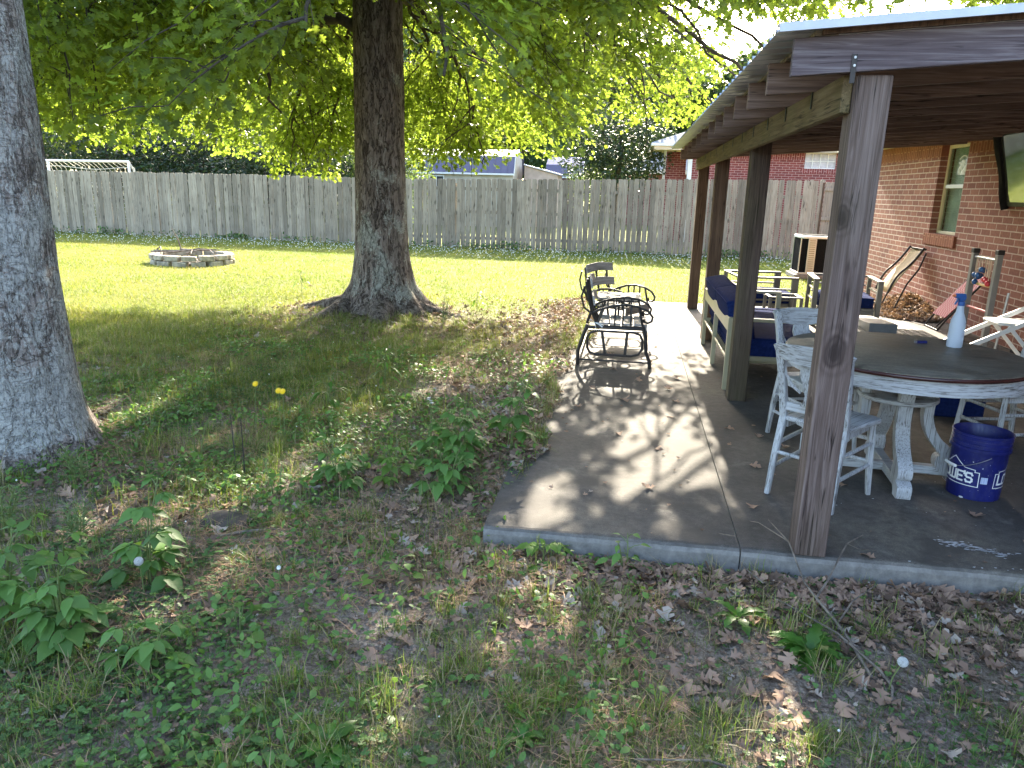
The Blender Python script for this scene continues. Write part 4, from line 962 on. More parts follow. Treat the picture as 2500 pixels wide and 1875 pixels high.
# fragments of leaf that cover the soil
x,y=pick(75000,-6,4.3,1.0,9.5,lambda x,y:np.clip(.22+.8*m_litter(x,y),0,1)*sstep(9.5,6.5,y))
N=len(x);k=rng.random(N)<.5;ps=[]
for m_,v in((k,0),(~k,3)):
    n_=m_.sum();ps.append(scatter(*DV[v],np.stack([x[m_],y[m_],gz(x[m_],y[m_])+.004+rng.uniform(0,.008,n_)],-1),rotz(rng.uniform(0,6.3,n_))@rotx(rng.normal(0,.5,n_)),np.stack([rng.uniform(.10,.40,n_),rng.uniform(.06,.32,n_),rng.uniform(.1,.5,n_)],-1)))
q=merge(ps);tag(link('leaf_mould',mesh_np('leaf_mould',q[0],q[1],{'rnd':q[2]}),M['litter']),'broken bits of dead leaf covering the soil in the foreground','leaf mould',kind='stuff')
# pine straw and thatch
def strawpts(n,dens,x0,x1,y0,y1): return pick(n,x0,x1,y0,y1,dens)
x,y=strawpts(120000,lambda x,y:(.04+.95*sstep(.50,.66,fbm(x*1.0+7,y*1.0,83)))*sstep(9.5,7.5,y)*(.35+.65*sstep(1.9,2.6,y)),-4.2,.3,1.0,10)
N=len(x);T_=np.array([(-.05,-.0009,0),(-.05,.0009,0),(0,-.0011,.006),(0,.0011,.006),(.05,0,0)]);F_=np.array([(0,2,3),(0,3,1),(2,4,3)])
q=scatter(T_,F_,np.stack([x,y,gz(x,y)+.008+rng.uniform(0,.02,N)],-1),rotz(rng.uniform(0,6.3,N))@roty(rng.normal(0,.22,N)),rng.uniform(.5,1.4,N))
tag(link('pine_straw',mesh_np('pine_straw',q[0],q[1],{'rnd':q[2]}),M['straw']),'reddish brown pine straw and dry grass lying in drifts','straw',kind='stuff')
# white clover heads in the grass by the fence
x,y=pick(9000,-21,6,18.6,22.4,lambda x,y:.30*sstep(18.6,21,y)+.1,2)
oc=np.array([(1,0,0),(-1,0,0),(0,1,0),(0,-1,0),(0,0,1),(0,0,-1)])*.011;of=np.array([(0,2,4),(2,1,4),(1,3,4),(3,0,4),(2,0,5),(1,2,5),(3,1,5),(0,3,5)])
x2,y2=pick(200,-5,1.5,1.4,8,lambda x,y:.35*(1-bare(x,y)))
N=len(x);n2=len(x2)
q=merge([scatter(oc,of,np.stack([x,y,gz(x,y)+.07],-1),rotz(np.zeros(N)),rng.uniform(.7,1.5,N)),scatter(oc*.62,of,np.stack([x2,y2,gz(x2,y2)+.05],-1),rotz(np.zeros(n2)),rng.uniform(.6,1.2,n2))])
tag(link('clover_blossom',mesh_np('clover_blossom',q[0],q[1],{'rnd':q[2]}),M['white_petal']),'scattered tiny white clover blossoms in the grass','clover blossom',kind='stuff')
# weeds along the foot of the fence
x=rng.uniform(-20,5.2,5200);y=22.62-np.abs(rng.normal(0,.16,5200));k=rng.random(5200)<.15+.85*sstep(.5,.7,fbm(x*.9,y*0,88));x,y=x[k],y[k];N=len(x)
q=scatter(*simple_leaf(.10,.55),np.stack([x,y,gz(x,y)+rng.uniform(0,.30,N)*fbm(x*1.3,y*0,89)],-1),frame_from(rng.normal(0,1,(N,3)),rng.normal(0,.5,(N,3))+[0,0,1.]),rng.uniform(.5,1.1,N))
tag(link('fence_weeds',mesh_np('fence_weeds',q[0],q[1],{'rnd':q[2]}),M['clover']),'dark weeds growing along the foot of the fence','weeds',kind='stuff')
# crumbs of leaf on the concrete
x=rng.uniform(-.5,4.3,1500);y=3.4+8.2*rng.random(1500);k=rng.random(1500)<np.where(x<.7,.8*np.exp(-np.maximum(0,x+.45)*1.6),.12);x,y=x[k],y[k];N=len(x)
q=scatter(*DV[0],np.stack([x,y,np.full(N,.006)],-1),rotz(rng.uniform(0,6.3,N))@rotx(rng.normal(0,.2,N)),rng.uniform(.06,.32,N))
tag(link('leaf_crumbs',mesh_np('leaf_crumbs',q[0],q[1],{'rnd':q[2]}),M['litter']),'crumbs of dry leaf scattered over the concrete','leaf crumbs',kind='stuff')
# tufts that lean over the long edge of the slab
y=rng.uniform(3.9,11.5,2600);x=slab_edge(y)-np.abs(rng.normal(0,.10,2600))-.01;k=fbm(x*3,y*3,64)>.48;x,y=x[k],y[k]
q=blades(x,y,.10,.0036,1.,.6);tag(link('edge_grass',mesh_np('edge_grass',q[0],q[1],{'rnd':q[2]}),M['grass2']),'fringe of grass leaning over the left edge of the concrete','grass',kind='stuff')
# heap of dead leaves against the wall
N=2600;u=rng.random(N)**.6*1.05;a=rng.uniform(0,2*PI,N);x=4.12+.62*u*np.cos(a);y=12.15+1.15*u*np.sin(a);k=(x<4.38)&(x>3.2);x,y,u=x[k],y[k],u[k]
z=.24*np.exp(-((x-4.38)/.34)**2-((y-12.2)/.75)**2)*rng.random(len(x))**.4+.01
ps=[];ix=rng.integers(0,5,len(x))
for v in range(5):
    k=ix==v;N=k.sum();ps.append(scatter(*DV[v],np.stack([x[k],y[k],z[k]],-1),rotz(rng.uniform(0,6.3,N))@rotx(rng.normal(0,.6,N)),rng.uniform(.5,1.0,N)))
q=merge(ps);tag(link('leaf_heap',mesh_np('leaf_heap',q[0],q[1],{'rnd':q[2]}),M['litter']),'heap of brown dead leaves drifted against the brick wall','leaf heap',kind='stuff')
# single dead leaves on the concrete
spots=[(.29,7.35,0),(-.06,6.95,.3),(.18,6.6,0),(.42,6.35,0),(.46,5.95,0),(.52,6.75,0),(.05,5.9,0),(.40,5.5,0),(-.22,6.2,0),(.80,5.3,0),(.98,5.15,0),(.02,5.0,0),(.28,4.75,0),(.20,4.05,0),(.86,4.55,0),(1.12,4.95,0),(1.22,4.28,0),(1.32,4.36,0),(1.92,4.02,0),(2.04,3.72,0),(-.30,5.6,0),(-.10,7.6,0),(.35,8.2,0),(.1,9.2,0),(1.20,3.42,0),(2.9,9.3,0),(3.4,10.6,0),(3.6,10.1,0),(3.8,8.6,0),(.75,3.9,0)]
lms=[mesh_np('dead_leaf',*DV[v],{'rnd':np.full(len(DV[v][0]),.75)}) for v in range(5)]
for m in lms:m.materials.append(M['litter'])
for k,(x,y,_) in enumerate(spots):
    o=bpy.data.objects.new('dead_leaf',lms[k%5]);COL.objects.link(o);o.location=(x,y,.010);o.rotation_euler=(random.uniform(-.15,.15),random.uniform(-.15,.15),random.uniform(0,6.3));s=random.uniform(.55,.95);o.scale=(s,s,s)
    tag(o,'dry brown oak leaf lying on the concrete','leaf','dry leaves scattered on the concrete')
# ------------------------------------------------------------------ single plants
def ovate(L=.09,wd=.55,n=7,fold=.18,droop=.35):
    """pointed leaflet with a toothed margin"""
    V=[(0,0,0)];F=[]
    prof=[0,.55,.92,1.,.86,.6,.3,0]
    for k in range(n+1):
        t=k/n;x=t*L;z=-droop*t*t*L;V.append((x,0,z))
    L0=1;rows=[]
    for sgn in(1,-1):
        st=len(V)
        for k in range(n+1):
            t=k/n;h=wd*.5*L*np.interp(t,np.linspace(0,1,8),prof)*(1+.07*(-1)**k);V.append((t*L+.02*L*(k%2),sgn*h,-droop*t*t*L+fold*h))
        for k in range(n):
            a,b,c,d=1+k,2+k,st+k+1,st+k
            f=[(a,b,c),(a,c,d)] if sgn<0 else [(a,c,b),(a,d,c)]
            F+=f
    return np.array(V),np.array(F)
def plant(name,label,cat,loc,H,nst,lv,kind,mat,seed,group=None,lean=.25,nl=5,pet=.07):
    """stems with compound leaves"""
    rg=random.Random(seed);gzv=float(gz(np.array([loc[0]]),np.array([loc[1]]))[0])
    t=thing(name,label,cat,(loc[0],loc[1],gzv),0,group);B=MB();P=[];D=[];U=[];S=[]
    for s in range(nst):
        a=rg.uniform(0,6.3);h=H*rg.uniform(.7,1.05);ln=lean*rg.uniform(.3,1)*(0 if nst==1 else 1)+.04
        pts=[Vector((.03*math.cos(a)*(nst>1)+ln*h*u*u*math.cos(a),.03*math.sin(a)*(nst>1)+ln*h*u*u*math.sin(a),h*u-.02)) for u in(0,.25,.5,.75,1)]
        B.tube(pts,[.0045,.004,.0035,.003,.002],6)
        n=max(2,int(lv*h/H))
        for k in range(n):
            u=.22+.78*(k+.3)/n;i=min(int(u*4),3);p=pts[i].lerp(pts[i+1],u*4-i);ap=a+k*2.4+rg.uniform(-.4,.4)
            sz=(1.1-.55*u**2)*rg.uniform(.8,1.15)
            pd=Vector((math.cos(ap),math.sin(ap),rg.uniform(.1,.5)+.5*u)).normalized();e=p+pd*pet*sz
            B.tube([p,p.lerp(e,.5)+Vector((0,0,.006)),e],[.0022,.002,.0016],5,False)
            tip=Vector((pd.x,pd.y,rg.uniform(-.35,.25)+.4*(u>.9))).normalized();side=tip.cross(Vector((0,0,1))).normalized()
            offs={1:[0],3:[0,1.15,-1.15],5:[0,.8,-.8,1.7,-1.7]}[kind]
            for q_ in offs:
                d_=tip*math.cos(q_)+side*math.sin(q_);d_.z-=.12*abs(q_)
                P.append(e);D.append(d_);U.append(Vector((rg.gauss(0,.15),rg.gauss(0,.15),1)));S.append(sz*(1 if q_==0 else .82))
    B.build('stem',M['stem'],t,True)
    q=scatter(*lvs[mat],np.array([tuple(v) for v in P]),frame_from(np.array([tuple(v) for v in D]),np.array([tuple(v) for v in U])),np.array(S))
    link('leaves',mesh_np('leaves',q[0],q[1],{'rnd':q[2]}),M[{'b':'weed','p':'weedl','h':'weedl','n':'dandy','s':'weed','t':'clover'}[mat]],t)
    return t
lvs={'b':ovate(.105,.56),'p':ovate(.085,.55),'h':ovate(.055,.85,7,.1,.25),'n':ovate(.12,.22,7,.15,.6),'s':ovate(.065,.5),'t':ovate(.018,.5)}
k_=2500/2212
for a in [
 ('bramble','bushy bramble with broad toothed leaves in the lower left corner','plant',(-2.02,2.24),.36,6,8,3,'b',101),
 ('bramble','tall single bramble shoot with a crown of small leaves left of the middle','plant',(-1.98,2.66),.55,2,8,5,'b',102),
 ('bramble','low bramble with dark leaves just right of the corner bush','plant',(-1.62,2.16),.22,3,5,3,'b',103),
 ('bramble','bramble cut by the left edge of the photo','plant',(-2.34,2.30),.42,5,7,3,'b',104),
 ('bramble','pale bramble tip rising beside the lichen covered trunk','plant',(-2.32,2.62),.36,2,5,3,'p',105),
 ('bramble','small dark bramble behind the corner bush','plant',(-1.98,2.72),.20,3,5,3,'b',119),
 ('young_bramble','largest leafy clump beside the bare corner of the concrete','plant',(-.92,4.30),.50,5,9,3,'b',106),
 ('young_bramble','upright leafy shoot nearest the concrete edge','plant',(-.68,4.5),.50,4,8,3,'b',107),
 ('young_bramble','leafy sprout in front of the largest clump','plant',(-.95,3.95),.30,4,6,3,'b',108),
 ('young_bramble','pale leafy sprout left of the largest clump','plant',(-1.28,4.05),.32,4,7,3,'p',109),
 ('young_bramble','low leafy sprout at the left end of the row of clumps','plant',(-1.58,3.95),.30,4,7,3,'b',110),
 ('young_bramble','sprout behind the pale one with drooping leaves','plant',(-1.12,4.35),.38,4,7,3,'b',118),
 ('redbud_sapling','thin dark sapling with rounded leaves and reddish stems','sapling',(-2.58,4.08),.42,2,7,1,'h',111),
 ('vine','round leaved vine seedling below the yellow flowers','vine',(-1.87,3.72),.26,2,4,1,'h',112),
 ('vine','round leaved vine seedlings on the straw before the concrete corner','vine',(-.96,2.95),.13,4,3,1,'h',113),
 ('vine','heart leaved vine right of the tall bramble shoot','vine',(-1.42,2.42),.15,3,3,1,'h',114),
 ('slender_weed','tall drooping weed with narrow leaves behind the yellow flowers','weed',(-2.30,5.46),.40,2,11,1,'n',115),
 ('slender_weed','pale narrow leaved weed below the oak trunk','weed',(-2.08,6.28),.38,2,11,1,'n',116),
 ('slender_weed','dark narrow leaved weed on the lawn right of the oak','weed',(-2.04,10.31),.40,1,16,1,'n',117),
 ('slender_weed','dark narrow leaved weed on the lawn left of the oak','weed',(-5.03,11.2),.50,1,14,1,'n',120),
 ('seedling','bright seedling at the front edge of the concrete','seedling',(-.30,3.27),.14,2,4,3,'p',121),
 ('seedling','spindly seedling at the slab edge left of the front post','seedling',(.10,3.27),.17,2,5,1,'s',122),
 ('fern_weed','feathery green weed against the foot of the lichen covered tree','weed',(-2.92,2.95),.34,6,22,3,'t',123),
 ('fern_weed','low feathery weed in front of the lichen covered tree','weed',(-2.55,3.0),.22,6,20,3,'t',125),
 ('fern_weed','feathery weed at the right foot of the lichen covered tree','weed',(-2.95,3.55),.26,5,20,3,'t',126),
 ('fern_weed','feathery weed against the foot of the oak','weed',(-2.25,9.15),.40,4,18,3,'t',124)]: plant(*a)
# dandelion rosettes
def rosette(name,label,loc,n,L,seed):
    rg=random.Random(seed);zv=float(gz(np.array([loc[0]]),np.array([loc[1]]))[0]);t=thing(name,label,'weed',(loc[0],loc[1],zv))
    V=[];F=[];at=[]
    for k in range(n):
        a=k*2.4+rg.uniform(-.3,.3);l=L*rg.uniform(.6,1.1);el=rg.uniform(.35,1.25);m=9;st=len(V)
        for i in range(m+1):
            u=i/m;hx=l*u*math.cos(el*(1-.5*u));hz=l*(u*math.sin(el)-.62*u*u);w_=.17*l*(.25+.75*math.sin(PI*min(1,.12+u*.86))**.8)*(1 if i%2 else .62)*(1 if i<m else .1)
            for s_ in(-1,0,1): V.append((hx*math.cos(a)-s_*w_*math.sin(a),hx*math.sin(a)+s_*w_*math.cos(a),max(.004,hz+.006+abs(s_)*.22*w_)))
        r=rg.random();at+=[r]*((m+1)*3)
        for i in range(m):
            b=st+i*3;F+=[(b,b+3,b+4),(b,b+4,b+1),(b+1,b+4,b+5),(b+1,b+5,b+2)]
    link('leaves',mesh_np('rosette',np.array(V),np.array(F),{'rnd':np.array(at)}),M['dandy'],t);return t
rosette('dandelion','dense dandelion rosette at the bottom edge of the photo',(-.82,1.88),36,.13,201)
rosette('dandelion','large dandelion rosette beside the fallen branch',(.80,2.72),34,.17,202)
rosette('dandelion','upright dandelion leaves left of the fallen branch',(.55,2.92),9,.15,203)
rosette('dandelion','small dandelion near the middle of the foreground',(-.24,2.05),16,.09,204)
rosette('plantain','broad leaved weed at the lower right of the foreground',(.52,1.95),9,.09,205)
rosette('plantain','small broad leaved weed below the middle of the foreground',(-.33,1.72),14,.08,206)
# yellow flowers on stalks, seed heads and daisies
def flower(name,label,cat,base,H,lean,mat,r,kind,group=None):
    zv=float(gz(np.array([base[0]]),np.array([base[1]]))[0]);t=thing(name,label,cat,(base[0],base[1],zv),0,group)
    tip=Vector((lean,0,H));b=MB();b.tube([(0,0,-.02),(lean*.3,0,H*.5),tip],[.0028,.0024,.002],6);b.build('stem',M['stem'],t,True)
    b=MB();Rt=Matrix.Rotation(rad(58),3,'X')
    if kind=='y':
        for ring,(n,rr_,zz) in enumerate(((22,r,.0),(16,r*.72,.004),(10,r*.42,.007))):
            for k in range(n):
                a=2*PI*k/n+ring*.2;c,s=math.cos(a),math.sin(a);w_=.16*r
                b.add([tip+Rt@Vector((-s*w_*.5,c*w_*.5,zz)),tip+Rt@Vector((s*w_*.5,-c*w_*.5,zz)),tip+Rt@Vector((rr_*c+s*w_*.5,rr_*s-c*w_*.5,zz+.004)),tip+Rt@Vector((rr_*c-s*w_*.5,rr_*s+c*w_*.5,zz+.004))],[(0,1,2,3)])
        b.build('petals',mat,t)
    elif kind=='s':
        for k in range(150):
            u=1-2*(k+.5)/150;a=k*2.39996;q_=math.sqrt(1-u*u);dv=Vector((q_*math.cos(a),q_*math.sin(a),u));p=tip+dv*r
            b.tube([tip+dv*.004,p],.0004,3,False)
            o1=dv.orthogonal().normalized();o2=dv.cross(o1)
            for j in range(5):
                an=j*2*PI/5;e=p+(o1*math.cos(an)+o2*math.sin(an))*.0045+dv*.002;w_=(o1*-math.sin(an)+o2*math.cos(an))*.0008
                b.add([p,e+w_,e-w_],[(0,1,2)])
        b.build('seed_head',mat,t)
    else:
        sb=MB()
        for f in range(5):
            c0=tip+Vector((random.gauss(0,.03),random.gauss(0,.03),random.gauss(0,.025)))
            for k in range(14):
                a=2*PI*k/14;c,s=math.cos(a),math.sin(a);b.add([c0+Vector((-s*.0015,c*.0015,0)),c0+Vector((s*.0015,-c*.0015,0)),c0+Vector((r*c+s*.001,r*s-c*.001,.001)),c0+Vector((r*c-s*.001,r*s+c*.001,.001))],[(0,1,2,3)])
            sb.tube([c0+Vector((0,0,-.001)),(lean*.4,0,H*.4)],.001,4,False)
        sb.build('flower_stalks',M['stem'],t);b.build('petals',mat,t)
    return t
flower('yellow_flower','single yellow flower on a stalk, left of the yellow pair','flower',(-2.50,4.70),.36,.02,M['yellow'],.021,'y')
flower('yellow_flower','left one of the touching pair of yellow flowers','flower',(-2.275,4.62),.35,.0,M['yellow'],.021,'y')
flower('yellow_flower','right one of the touching pair of yellow flowers','flower',(-2.235,4.60),.355,.0,M['yellow'],.021,'y')
flower('dandelion_clock','round dandelion seed head among the brambles at lower left','seed head',(-1.92,2.58),.17,-.01,M['seed'],.016,'s')
flower('dandelion_clock','round dandelion seed head by the tip of the fallen branch','seed head',(1.03,2.54),.13,.035,M['seed'],.016,'s')
flower('daisy_fleabane','cluster of white daisies behind the leafy clumps','flower',(-1.31,5.0),.24,.0,M['white_petal'],.015,'d')
flower('white_clover','white clover head above the dark clover patch','flower',(-1.38,2.72),.13,.0,M['white_petal'],.010,'y')
for x,y,dx,dy,H,lb in((-2.28,4.02,-.05,.06,.34,'left one of two thin dark stalks standing in the grass'),(-2.15,3.88,-.03,.05,.36,'right one of two thin dark stalks standing in the grass')):
    zv=float(gz(np.array([x]),np.array([y]))[0]);b=MB();b.tube([(0,0,-.03),(dx*.5,dy*.5,H*.5),(dx,dy,H)],[.004,.0035,.002],6);o=b.build('dry_stalk',M['iron'],None,True,loc=(x,y,zv));tag(o,lb,'stalk')
# fallen branch and twigs
def twig(name,label,pts,rs,extra=()):
    b=MB()
    def g_(p): return (p[0],p[1],(0.008 if (p[1]>3.38 and p[0]>-.5) else float(gz(np.array([p[0]]),np.array([p[1]]))[0])+.006)+p[2])
    b.tube([g_(p) for p in pts],rs,7)
    for e,r in extra: b.tube([g_(p) for p in e],r,5)
    tag(b.build(name,M['twig'],None,True),label,'branch')
twig('fallen_branch','forked grey fallen branch leaning on the slab edge beside the front post',[(.78,3.62,.05),(.84,3.42,.035),(.875,3.20,.05),(.90,3.08,.045),(.945,2.95,.03),(.97,2.82,.02),(.99,2.60,.012)],[.0015,.003,.004,.005,.006,.0065,.006],
  [([(.90,3.08,.045),(.98,3.22,.06),(1.10,3.42,.05),(1.22,3.58,.03)],[.006,.005,.004,.002]),([(.955,2.93,.03),(1.05,3.08,.05),(1.20,3.26,.04)],[.004,.0035,.002]),([(.84,3.42,.035),(.73,3.60,.04),(.70,3.70,.0)],[.003,.002,.0015]),([(1.10,3.42,.05),(1.16,3.44,.02),(1.25,3.46,.01)],[.003,.002,.0015])])
twig('fallen_twig','long pale curved twig in front of the forked branch',[(.70,3.12,.02),(.78,3.02,.03),(.93,2.84,.03),(1.03,2.63,.02),(1.05,2.55,.01),(1.02,2.46,.0)],[.002,.003,.004,.005,.005,.004])
twig('fallen_twig','straight thin twig lying across the right foreground',[(.12,2.02,.01),(.35,2.05,.015),(.60,1.98,.012),(.78,1.95,.01)],[.003,.004,.004,.003])
twig('fallen_twig','short grey stick under the brambles near the lichen covered tree',[(-1.93,3.15,.01),(-1.80,3.22,.02),(-1.66,3.30,.01)],[.006,.008,.005])
twig('fallen_twig','thin twigs leaning at the slab edge left of the front post',[(.60,3.50,.03),(.63,3.36,.04),(.70,3.2,.03)],[.0015,.003,.004],[([(.52,3.52,.0),(.60,3.46,.02)],[.001,.002])])
# pebbles and a flat stone
for k,(x,y,s) in enumerate(((-1.98,3.35,.16),)):
    b=MB();pts=[]
    for i in range(5):
        for j in range(14):
            a=2*PI*j/14;r=s*math.cos(i/4.2*PI/2)*(1+.12*math.sin(3*a+1));pts.append((r*math.cos(a),r*.7*math.sin(a),.055*math.sin(i/4*PI/2)))
    fs=[(i*14+j,i*14+(j+1)%14,(i+1)*14+(j+1)%14,(i+1)*14+j) for i in range(4) for j in range(14)]+[tuple(56+j for j in range(14))]
    b.add(pts,fs);tag(b.build('surface_root',M['branch'],None,True,loc=(x,y,float(gz(np.array([x]),np.array([y]))[0])-.01)),'dark bump of a root showing through the weeds','root')
# ------------------------------------------------------------------ round table
TX,TY=1.64,4.60
t=thing('round_table','round pedestal dining table with grey brown top and whitewashed curved legs','table',(TX,TY,0),rad(-6))
R1=.655
b=MB();b.lathe([(0.001,.742),(R1-.012,.742),(R1-.004,.7425),(R1-.003,.7615),(R1-.012,.7635),(.001,.7635)],n=96,cap=False);b.build('tabletop',M['tabletop'],t,True,0).data
b=MB();b.lathe([(R1-.03,.735),(R1-.001,.736),(R1+.003,.743),(R1+.002,.752),(R1-.003,.757),(R1-.03,.757)],n=96,cap=False);b.build('edge_band',M['tableedge'],t,True)
b=MB();b.lathe([(R1-.045,.655),(R1-.02,.655),(R1-.02,.736),(R1-.045,.736)],n=96,cap=False)
n=96
b.f+=[(3*n+k,3*n+(k+1)%n,(k+1)%n,k) for k in range(n)];b.build('apron',M['wwr'],t,True)
# c-scroll legs
def scroll_leg():
    out=[(.235,.64),(.215,.56),(.198,.46),(.200,.38),(.225,.31),(.275,.245),(.345,.195),(.385,.155),(.380,.105),(.345,.095),(.385,.085),(.415,.065),(.41,.02),(.405,0)]
    inn=[(.33,0),(.325,.035),(.27,.06),(.245,.10),(.250,.15),(.275,.165),(.235,.20),(.180,.275),(.148,.36),(.145,.46),(.162,.56),(.180,.64)]
    def chaik(p):
        q=[p[0]]
        for a,b_ in zip(p[:-1],p[1:]): q+=[(a[0]*.75+b_[0]*.25,a[1]*.75+b_[1]*.25),(a[0]*.25+b_[0]*.75,a[1]*.25+b_[1]*.75)]
        return q+[p[-1]]
    return chaik(chaik(out))+chaik(chaik(inn))
for k in range(4):
    a=rad(-88+90*k);Tm=Matrix.Rotation(a,4,'Z')@Matrix(((1,0,0,0),(0,0,1,-.042),(0,1,0,0),(0,0,0,1)))
    b=MB();b.prism(scroll_leg(),.078,Tm);b.build('leg',M['ww'],t,False,.010,3)
b=MB();b.lathe([(.001,.485),(.215,.485),(.22,.49),(.22,.505),(.215,.51),(.001,.51)],n=40,cap=False);b.build('shelf',M['wwr'],t,False)
for k in range(2):
    b=MB();a=rad(-88+90*k);c,s=math.cos(a),math.sin(a);o_=.001*k;b.beam((-.33*c,-.33*s,.058+o_),(.33*c,.33*s,.058+o_),.06,.055-.004*k);b.build('stretcher',M['wwx'],t,False,.005)
b=MB();b.lathe([(.09,.585),(.2,.60),(.2,.63),(.09,.63)],n=24);b.build('top_block',M['wwx'],t)
# ------------------------------------------------------------------ dining chairs
def dining_chair(name,label,loc,rz):
    t=thing(name,label,'chair',(*loc,0),rz,'whitewashed dining chairs');ww=M['ww'];W=.20;D=.195
    # seat: slightly dished board, wider in front
    b=MB();b.prism([(-D,-W+.02),(-D,W-.02),(D-.02,W+.015),(D+.015,W-.02),(D+.015,-W+.02),(D-.02,-W-.015)],.028,Matrix.Translation((0,0,.428)));b.build('seat',M['wwx'],t,False,.009,3)
    b=MB();b.bx(-D+.03,D-.03,-W+.03,-W+.05,.385,.427);b.bx(-D+.03,D-.03,W-.05,W-.03,.385,.427);b.bx(D-.05,D-.03,-W+.051,W-.051,.385,.427);b.build('seat_frame',ww,t,False,.003)
    def xb(z): return -D+.012-(.02 if z<.45 else 0)-.30*max(0,z-.45)**1.15-.10*max(0,.45-z)
    for s in(-1,1):
        b=MB();zs=[0,.22,.45,.60,.73,.84,.868];w_=[.028,.034,.040,.040,.042,.046,.040]
        V=[];F=[]
        for z,q in zip(zs,w_):
            x=xb(z);yv=s*(W-.03+.03*max(0,z-.45)+.06*max(0,.45-z)*.5)
            V+=[(x-q*.45,yv-q*.5,z),(x+q*.45,yv-q*.5,z),(x+q*.45,yv+q*.5,z),(x-q*.45,yv+q*.5,z)]
        for i in range(len(zs)-1):
            for k in range(4): F.append((i*4+k,i*4+(k+1)%4,i*4+4+(k+1)%4,i*4+4+k))
        F+=[(3,2,1,0),tuple(len(V)-4+k for k in range(4))];b.add(V,F);b.build('rear_leg',ww,t,False,.007,3)
        b=MB();b.tube([(D-.03,s*(W-.03),.428),(D-.018,s*(W-.018),.2),(D-.005,s*(W-.005),0)],[.024,.023,.017],4);o=b.build('front_leg',ww,t,False,.004)
        for z in(.30,.17):
            b=MB();b.tube([(xb(z),s*(W-.028),z),(D-.015,s*(W-.018),z+.01)],[.011,.012],8);b.build('stretcher',ww,t,True)
    for z in(.33,.20):
        b=MB();b.tube([(D-.02,-(W-.02),z),(D-.02,W-.02,z)],.012,8);b.build('stretcher',ww,t,True)
    b=MB();b.tube([(xb(.25),-W+.03,.25),(xb(.25),W-.03,.25)],.011,8);b.build('stretcher',ww,t,True)
    # pressed crest rail with scalloped lower edge
    def curved(poly,th,x0):
        b=MB();top=[p for p in poly];n=len(poly)
        vs=[];
        for side in(0,1):
            for y,z in poly: vs.append((xb(z)-.045*(1-(y/W)**2)*.6-th/2+side*th,y,z))
        b.add(vs,[tuple(range(n-1,-1,-1)),tuple(range(n,2*n))]+[(i,(i+1)%n,n+(i+1)%n,n+i) for i in range(n)]);return b
    N=16;up=[(-W-.02+(2*W+.04)*k/N,.868+.012*math.sin(PI*k/N)-(.010 if k in(0,N) else 0)) for k in range(N+1)]
    lo=[(W-.005-(2*W-.01)*k/N,.800-.038*math.sin(PI*k/N)**.8) for k in range(N+1)]
    # split in strips so the curve stays clean
    b=MB();vs=[];F=[]
    for k in range(N+1):
        for side in(0,1):
            for (y,z) in(up[k],lo[N-k]): vs.append((xb(z)-.030*(1-(y/(W+.02))**2)-.012+side*.024,y,z))
    for k in range(N):
        a=k*4;c=a+4;F+=[(a,c,c+1,a+1),(a+2,a+3,c+3,c+2),(a,a+2,c+2,c),(a+1,c+1,c+3,a+3)]
    F+=[(0,1,3,2),(N*4,N*4+2,N*4+3,N*4+1)];b.add(vs,F);b.build('crest_rail',M['wwy'],t,False,.005)
    zs=[.535,.56,.60,.65,.72,.77];hw=[.070,.050,.040,.050,.066,.058]
    b=MB();vs=[];F=[];m=len(zs)
    for z,h_ in zip(zs,hw):
        for side in(0,1):
            for s in(-1,1): vs.append((xb(z)-.020-.008+side*.016,s*h_,z))
    for k in range(m-1):
        a=k*4;c=a+4;F+=[(a,c,c+1,a+1),(a+2,a+3,c+3,c+2),(a,a+2,c+2,c),(a+1,c+1,c+3,a+3)]
    F+=[(0,1,3,2),((m-1)*4,(m-1)*4+2,(m-1)*4+3,(m-1)*4+1)];b.add(vs,F);b.build('splat',ww,t,False,.004)
    b=MB();b.beam((xb(.515),-W+.03,.515),(xb(.515),W-.03,.515),.022,.05);b.build('lower_rail',M['wwy'],t,False,.006)
    for s in(-1,1):
        b=MB();b.tube([(xb(.76),s*.165,.765),(xb(.70)+.0,s*.155,.70),(xb(.64),s*.125,.64),(xb(.60),s*.075,.605)],.008,6);b.build('back_scroll',ww,t,True)
    return t
def face(dx,dy): return math.atan2(dy,dx)
dining_chair('dining_chair','whitewashed wooden chair half hidden by the front post, nearest to the camera',(1.16,4.20),face(.62,.78))
dining_chair('dining_chair','whitewashed wooden chair on the far side of the round table, back to the navy sofa',(1.32,5.12),face(.35,-.94))
dining_chair('dining_chair','whitewashed wooden chair at the right edge of the photo behind the blue bucket',(2.54,5.22),face(-.95,-.28))
